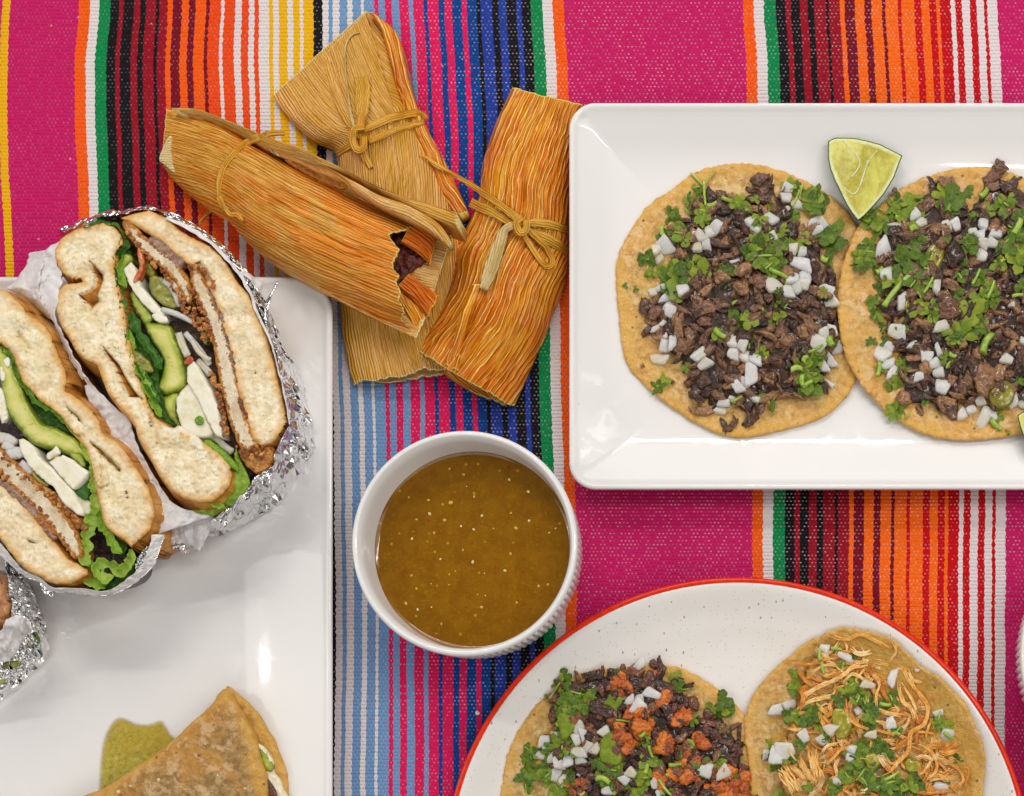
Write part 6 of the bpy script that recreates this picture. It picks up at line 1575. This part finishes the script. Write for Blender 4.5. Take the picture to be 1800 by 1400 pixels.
for p, n, sp in ((R2z((20, 190), (200, 380), (400, 520), (600, 700), (690, 800)), 50, 3), (R2z((0, 320), (160, 470), (330, 640), (480, 830), (560, 960)), 34, 2)):
    crumbs(T1, p, n, ZT + 1, sp, 1.8, 4.5)
slab('lettuce', R1z((0, 590), (50, 610), (100, 690), (150, 800), (200, 930), (280, 1010), (340, 1080), (430, 1130), (520, 1220), (620, 1310), (700, 1400)) + R2z((720, 120), (780, 230), (800, 400), (740, 460), (640, 500), (600, 480), (700, 380), (690, 250), (640, 130), (560, 20)) + R1z((470, 1280), (340, 1260), (250, 1130), (180, 980), (110, 780), (60, 660)), ZT - 14, 30, M['leafdark'], T1, step=3.5, rnd=3, amp=4, sc=12, curve=False, seed=57)
for k, (p, w, z, m) in enumerate([(R1z((20, 600), (90, 690), (150, 830), (220, 960), (320, 1070), (440, 1130), (560, 1240), (660, 1340)), 8, ZT - 2, 'leafdark'), (R2z((660, 90), (730, 180), (780, 290), (760, 400), (770, 500)), 14, ZT - 2, 'leaflight'), (R2z((770, 480), (790, 570), (770, 680), (730, 790), (710, 900), (690, 1020), (740, 1090)), 20, ZT - 6, 'leaflight'),
                                    (R2z((820, 640), (840, 740), (890, 850), (940, 930), (990, 1000)), 14, ZT - 8, 'leaflight'), (R2z((1070, 960), (1075, 1040), (1030, 1110), (960, 1150), (930, 1100), (860, 1080), (800, 1100), (790, 1150), (850, 1190), (930, 1180)), 16, ZT - 10, 'leaflight'), (R2z((700, 1020), (730, 1120), (740, 1200), (800, 1230), (870, 1260)), 24, ZT - 18, 'leaflight'), (R2z((740, 1270), (850, 1290), (960, 1240), (1060, 1150), (1100, 1080)), 16, ZT - 34, 'leafdark'), (R2z((900, 870), (960, 880), (1010, 930), (1000, 1010)), 10, ZT - 22, 'leafdark')]):
    ruffle('lettuce', M[m], T1, p, w, z, 6, amp=3.2, seed=k + 40)
slab('avocado_slice', [(-60, 560), (-20, 590), (0, 609), (13, 617), (21, 634), (30, 660), (41, 684), (49, 707), (60, 726), (75, 746), (92, 750), (114, 761), (135, 775), (150, 795), (153, 812), (140, 802), (120, 800), (95, 790), (65, 784), (46, 770), (34, 755), (22, 740), (12, 725), (5, 702), (2, 680), (-4, 650), (-30, 620), (-60, 600)], ZT + 1, 50, M['avo'], T1, step=3.4, rnd=8, amp=1.0, sc=18, seed=58)
slab('avocado_slice', R2z((560, 160), (620, 140), (680, 200), (705, 290), (650, 260), (590, 210)), ZT, 16, M['avo'], T1, step=3.2, rnd=4, amp=.8, sc=12, seed=59)
slab('cheese_slice', R2z((150, 60), (200, 55), (280, 120), (320, 200), (420, 290), (520, 400), (600, 490), (650, 580), (682, 640), (680, 685), (640, 680), (580, 630), (520, 590), (440, 450), (330, 370), (230, 270), (170, 160)), ZT + 3, 40, M['cheese'], T1, step=3.2, rnd=1.8, amp=.8, sc=12, curve=False, seed=60)
slab('cheese_slice', R2z((398, 245), (460, 200), (520, 190), (590, 222), (660, 280), (730, 332), (680, 400), (600, 472), (560, 432), (470, 330)), ZT + 4, 40, M['cheese'], T1, step=3.2, rnd=1.8, amp=.8, sc=12, curve=False, seed=61)
slab('cheese_slice', R2z((610, 495), (680, 530), (750, 570), (768, 640), (740, 680), (690, 690), (672, 600)), ZT - 8, 30, M['cheese'], T1, step=3.2, rnd=4, amp=.8, sc=12, curve=False, seed=62)
slab('cheese_crumb', R2z((385, 175), (440, 140), (460, 110), (490, 150), (495, 180), (440, 195), (410, 225), (388, 215)), ZT + 7, 6, M['cheese'], T1, step=2.2, rnd=2, amp=1.4, sc=4, seed=63)
for k, p in enumerate([R1z((0, 760), (30, 800), (45, 860), (30, 890), (0, 870)), R1z((25, 720), (70, 690), (90, 740), (60, 780)), R1z((0, 940), (30, 990), (50, 1100), (60, 1190), (20, 1240), (0, 1180), (-40, 1050))]):
    slab('cheese_crumb', p, ZT + 3, 8, M['cheese'], T1, step=2.6, rnd=2.5, amp=1.8, sc=5, seed=64 + k)
slab('tomato_slice', R2z((630, 700), (690, 700), (745, 740), (720, 790), (660, 780), (640, 840), (610, 800)), ZT - 8, 12, M['tomato'], T1, step=2.8, rnd=4, amp=1.5, sc=6, seed=67)
for k, (p, w, z) in enumerate([(R2z((20, 100), (80, 130), (150, 210)), 16, -4), (R2z((60, 190), (140, 160), (190, 190)), 18, 0), (R2z((160, 250), (220, 300), (240, 350)), 16, -4), (R2z((-20, 40), (60, 60), (120, 100)), 20, -8)]):
    slab('onion_strip', centre_poly(p, w, 12), ZT + z, 6, M['onion'], T1, step=3, rnd=3, amp=1.5, sc=8, wob=.8, seed=k + 5)
slab('pickled_pepper', R2z((260, 310), (330, 380), (400, 430), (370, 450), (290, 400), (250, 350)), ZT - 4, 10, M['pepper'], T1, step=3, rnd=4, amp=1.5, sc=8, seed=68)
slab('dressing', R2z((800, 240), (850, 280), (900, 360), (890, 430), (830, 460), (790, 420), (830, 330)), ZT + 3, 6, M['cream'], T1, step=2.8, rnd=4, amp=1.5, sc=6, seed=69)
slab('lettuce_bit', R2z((560, 440), (640, 470), (740, 390), (735, 500), (700, 560), (620, 500)), ZT - 3, 8, M['leafdark'], T1, step=3, rnd=2, amp=3, sc=9, seed=70)
lfo_in = [(-90, 868), (-40, 915), (0, 955), (21, 981), (43, 1004), (71, 1016), (90, 1032), (120, 1034), (150, 1036), (182, 1040), (204, 1032), (236, 1008), (250, 990), (262, 962), (268, 940)]
lfo_out = [(-96, 880), (-44, 930), (-4, 972), (20, 995), (44, 1014), (70, 1024), (90, 1040), (120, 1042), (150, 1046), (182, 1048), (208, 1042), (244, 1020), (268, 996), (282, 965), (288, 940)]
sheet('foil_wrap', M['paper'], T1, lfo_in, lfo_out, ZT - 10, ZT - 22, 150, 6, 2.5, 12, seed=20, rag=3)
sheet('foil_wrap', M['foil'], T1, lfo_out, [(-96, 880), (-44, 925), (0, 962), (24, 985), (48, 1004), (74, 1014), (94, 1028), (122, 1030), (150, 1032), (182, 1034), (204, 1028), (238, 1006), (258, 985), (270, 955), (276, 935)], ZT - 22, 24, 120, 8, 3.5, 14, seed=21)
sheet('foil_wrap', M['foil'], T1, R2z((1260, 920), (1200, 950), (1130, 1030), (1110, 1110), (1130, 1160)), R2z((1265, 960), (1250, 1050), (1220, 1110), (1180, 1150), (1140, 1170)), ZT - 16, ZT - 34, 34, 10, 5, 10, seed=22)
slab('foil_scrap', R2z((315, 1195), (360, 1230), (420, 1290), (442, 1345), (420, 1350), (350, 1310), (335, 1260)), ZT - 30, 3, M['foil'], T1, step=2.5, rnd=.5, amp=4, sc=6, seed=71)

# ------------------------------------------------ wrapped end at the left edge
T3 = thing('wrapped_sandwich', 'crumpled foil and paper end of a wrapped sandwich at the left edge of the plate', 'sandwich', (10, 1100, PZ))
slab('bread_crust', [(-80, 990), (-30, 1000), (0, 1012), (11, 1040), (17, 1064), (13, 1082), (0, 1110), (-30, 1130), (-80, 1120)], 130, 90, m_food('brown_crust', [(.3, (.16, .045, .012)), (.5, (.34, .12, .03)), (.7, (.50, .24, .09))], 16, .4, 1.5, fine=4), T3, step=4, rnd=16, amp=2, sc=14, seed=81)
sheet('foil_wrap', M['foil'], T3, [(-80, 900), (-30, 930), (0, 958), (8, 990), (14, 1030), (20, 1060), (22, 1085), (36, 1082), (56, 1092)], [(-60, 895), (-20, 925), (14, 962), (34, 1000), (52, 1030), (66, 1062), (78, 1095), (84, 1125), (76, 1160)], 120, 40, 60, 9, 9, 22, seed=24, rag=3)
sheet('foil_wrap', M['foil'], T3, [(-80, 1160), (-40, 1170), (0, 1165), (20, 1150), (34, 1130), (50, 1110), (56, 1092)], [(-80, 1270), (-40, 1254), (0, 1232), (32, 1208), (60, 1180), (78, 1160), (84, 1128)], 118, 34, 54, 11, 9, 20, seed=25, rag=3)
sheet('paper_liner', M['paper'], T3, R3z((-200, 820), (0, 800), (40, 720), (90, 680), (150, 662), (220, 690), (265, 750)), R3z((-200, 1080), (0, 1050), (60, 1040), (110, 1010), (150, 950), (200, 850), (255, 790)), 150, 120, 70, 16, 6, 20, seed=26, flat=False, rag=3)
sheet('paper_flap', M['paper'], T3, R3z((290, 790), (330, 860), (345, 960), (365, 1030)), R3z((330, 810), (380, 870), (408, 920), (375, 1020)), 84, 60, 30, 8, 4, 14, seed=27, flat=False)
for k, p in enumerate([R3z((0, 1050), (70, 1040), (60, 1090), (20, 1100)), R3z((80, 1035), (165, 1040), (170, 1060), (120, 1098), (95, 1080)), R3z((0, 1190), (55, 1180), (30, 1215), (0, 1230)), R3z((270, 800), (300, 810), (320, 880), (300, 930), (275, 880))]):
    slab('lettuce_bit', p, 112 - 20 * (k == 3), 4, M['pepper'] if k < 3 else M['leafdark'], T3, step=2.5, rnd=1.5, amp=1.5, sc=5, seed=83 + k)

# ================================================================ folded quesadilla and the sauce beside it
Q6 = Zf(150, 1190, 4.7368)
qt = thing('quesadilla', 'folded brown tortilla with melted cheese showing at its open right edge', 'quesadilla', (360, 1400, PZ))
under = Q6((1165, 98), (1230, 122), (1300, 180), (1380, 262), (1445, 340), (1500, 440), (1560, 530), (1602, 640), (1650, 740), (1672, 830), (1686, 995), (1690, 1300), (1620, 1700), (1400, 2050), (900, 2300), (600, 1800), (800, 1000), (1000, 500))
slab('tortilla_underside', under, PZ + 26, 14, M['quesadilla'], qt, step=5, rnd=4, amp=1.2, sc=9, wob=1.4, seed=91, bulge=1)
slab('melted_cheese', Q6((1430, 560), (1490, 590), (1530, 650), (1570, 720), (1560, 790), (1620, 850), (1650, 960), (1690, 1010), (1700, 1200), (1500, 1300), (1400, 900), (1380, 700)), PZ + 36, 10, M['cream'], qt, step=4, rnd=5, amp=3, sc=9, seed=92)
slab('melted_cheese', Q6((1440, 600), (1500, 640), (1540, 700), (1570, 740), (1550, 790), (1500, 780), (1460, 700)), PZ + 40, 8, M['avo'], qt, step=3, rnd=4, amp=2, sc=7, seed=93)
slab('filling', Q6((1500, 840), (1550, 890), (1590, 960), (1600, 1060), (1540, 1080), (1500, 980)), PZ + 42, 8, M['meatdark'], qt, step=3, rnd=4, amp=3, sc=6, seed=94)
top = Q6((1165, 97), (1120, 130), (1090, 170), (1060, 222), (980, 300), (850, 412), (720, 540), (600, 630), (450, 730), (300, 840), (150, 930), (0, 985), (-150, 1060), (-300, 1200), (-200, 1600), (200, 1950), (700, 2150), (1150, 2000), (1450, 1650), (1530, 1300), (1522, 995), (1512, 830), (1472, 700), (1440, 600), (1402, 480), (1335, 360), (1262, 250), (1205, 155))
slab('tortilla', top, PZ + 52, 22, M['quesadilla'], qt, step=5, rnd=9, amp=1.3, sc=8, wob=1.0, seed=95, bulge=-2,
     zf=lambda x, y: 6 * mn.noise(Vector((x / 70, y / 70, 5))) + 3 * mn.noise(Vector((x / 24, y / 24, 8))))
for x, y, s in ((610, 858, 3.2), (275, 958, 3.4), (375, 910, 2.2), (1000, 560, 1.4), (1330, 930, 2.4), (1100, 820, 1.6)):
    q = Q6((x, y))[0]; link('pale_seed', sm2, qt, None, loc=wp(q[0], q[1], PZ + 58), scl=(s * S, s * S, s * .5 * S))
def m_puddle():
    t = Mt('thin_green_sauce'); p = t.geo(); e = t.attr('edge')
    n = t.noise(p, 9, 4, .6); b = t.noise(p, 45, 3)
    c = t.ramp(n, [(.3, (.30, .24, .008)), (.5, (.44, .36, .03)), (.7, (.54, .47, .08))])
    c = t.mix(t.fr(b, .45, .62, 0, .6), c, (.46, .30, .008))
    c = t.mix(t.fr(t.vor(p, 11), .08, .16, .6, 0), c, (.20, .19, .012))
    m = t.fin(c, .2, t.bump(n, 1.4, .8), spec=.5)
    tr = t.n('ShaderNodeBsdfTransparent'); mx = t.n('ShaderNodeMixShader')
    t.l(t.ma('MULTIPLY', t.fr(e, .5, 11, 0, .9), t.fr(n, .3, .5, .8, 1)), mx.inputs[0])
    t.l(tr.outputs[0], mx.inputs[1]); t.l(t.b.outputs[0], mx.inputs[2]); t.l(mx.outputs[0], t.out.inputs[0])
    return m
pd = slab('green_sauce', Q6((250, 330), (340, 332), (420, 368), (520, 378), (620, 345), (665, 370), (720, 460), (790, 540), (700, 640), (600, 720), (450, 800), (300, 900), (150, 1000), (95, 1050), (98, 850), (108, 700), (128, 550), (170, 430)), PZ + 2.0, 1.5, m_puddle(), None, step=3, rnd=1.5, amp=.12, sc=14, wob=.3, seed=97, levels=1)
tag(pd, 'thin green sauce puddle on the left plate beside the folded quesadilla', 'sauce')
M['drop'] = plain('sauce_drop', (.50, .45, .22), .2)
for x, y, s, lb in ((433, 1017, 6, 'faint green sauce drop on the bare middle of the left plate'), (550, 1215, 5, 'faint green sauce drop near the right rim of the left plate')):
    o = slab('sauce_drop', [(x + s * .7 * math.cos(a), y + s * 1.1 * math.sin(a)) for a in np.linspace(0, 6.28, 9)[:-1]], PZ + (1.4 if x < 500 else 24), 1.2, M['drop'], None, step=2, rnd=1, amp=.2)
    tag(o, lb, 'sauce drop')
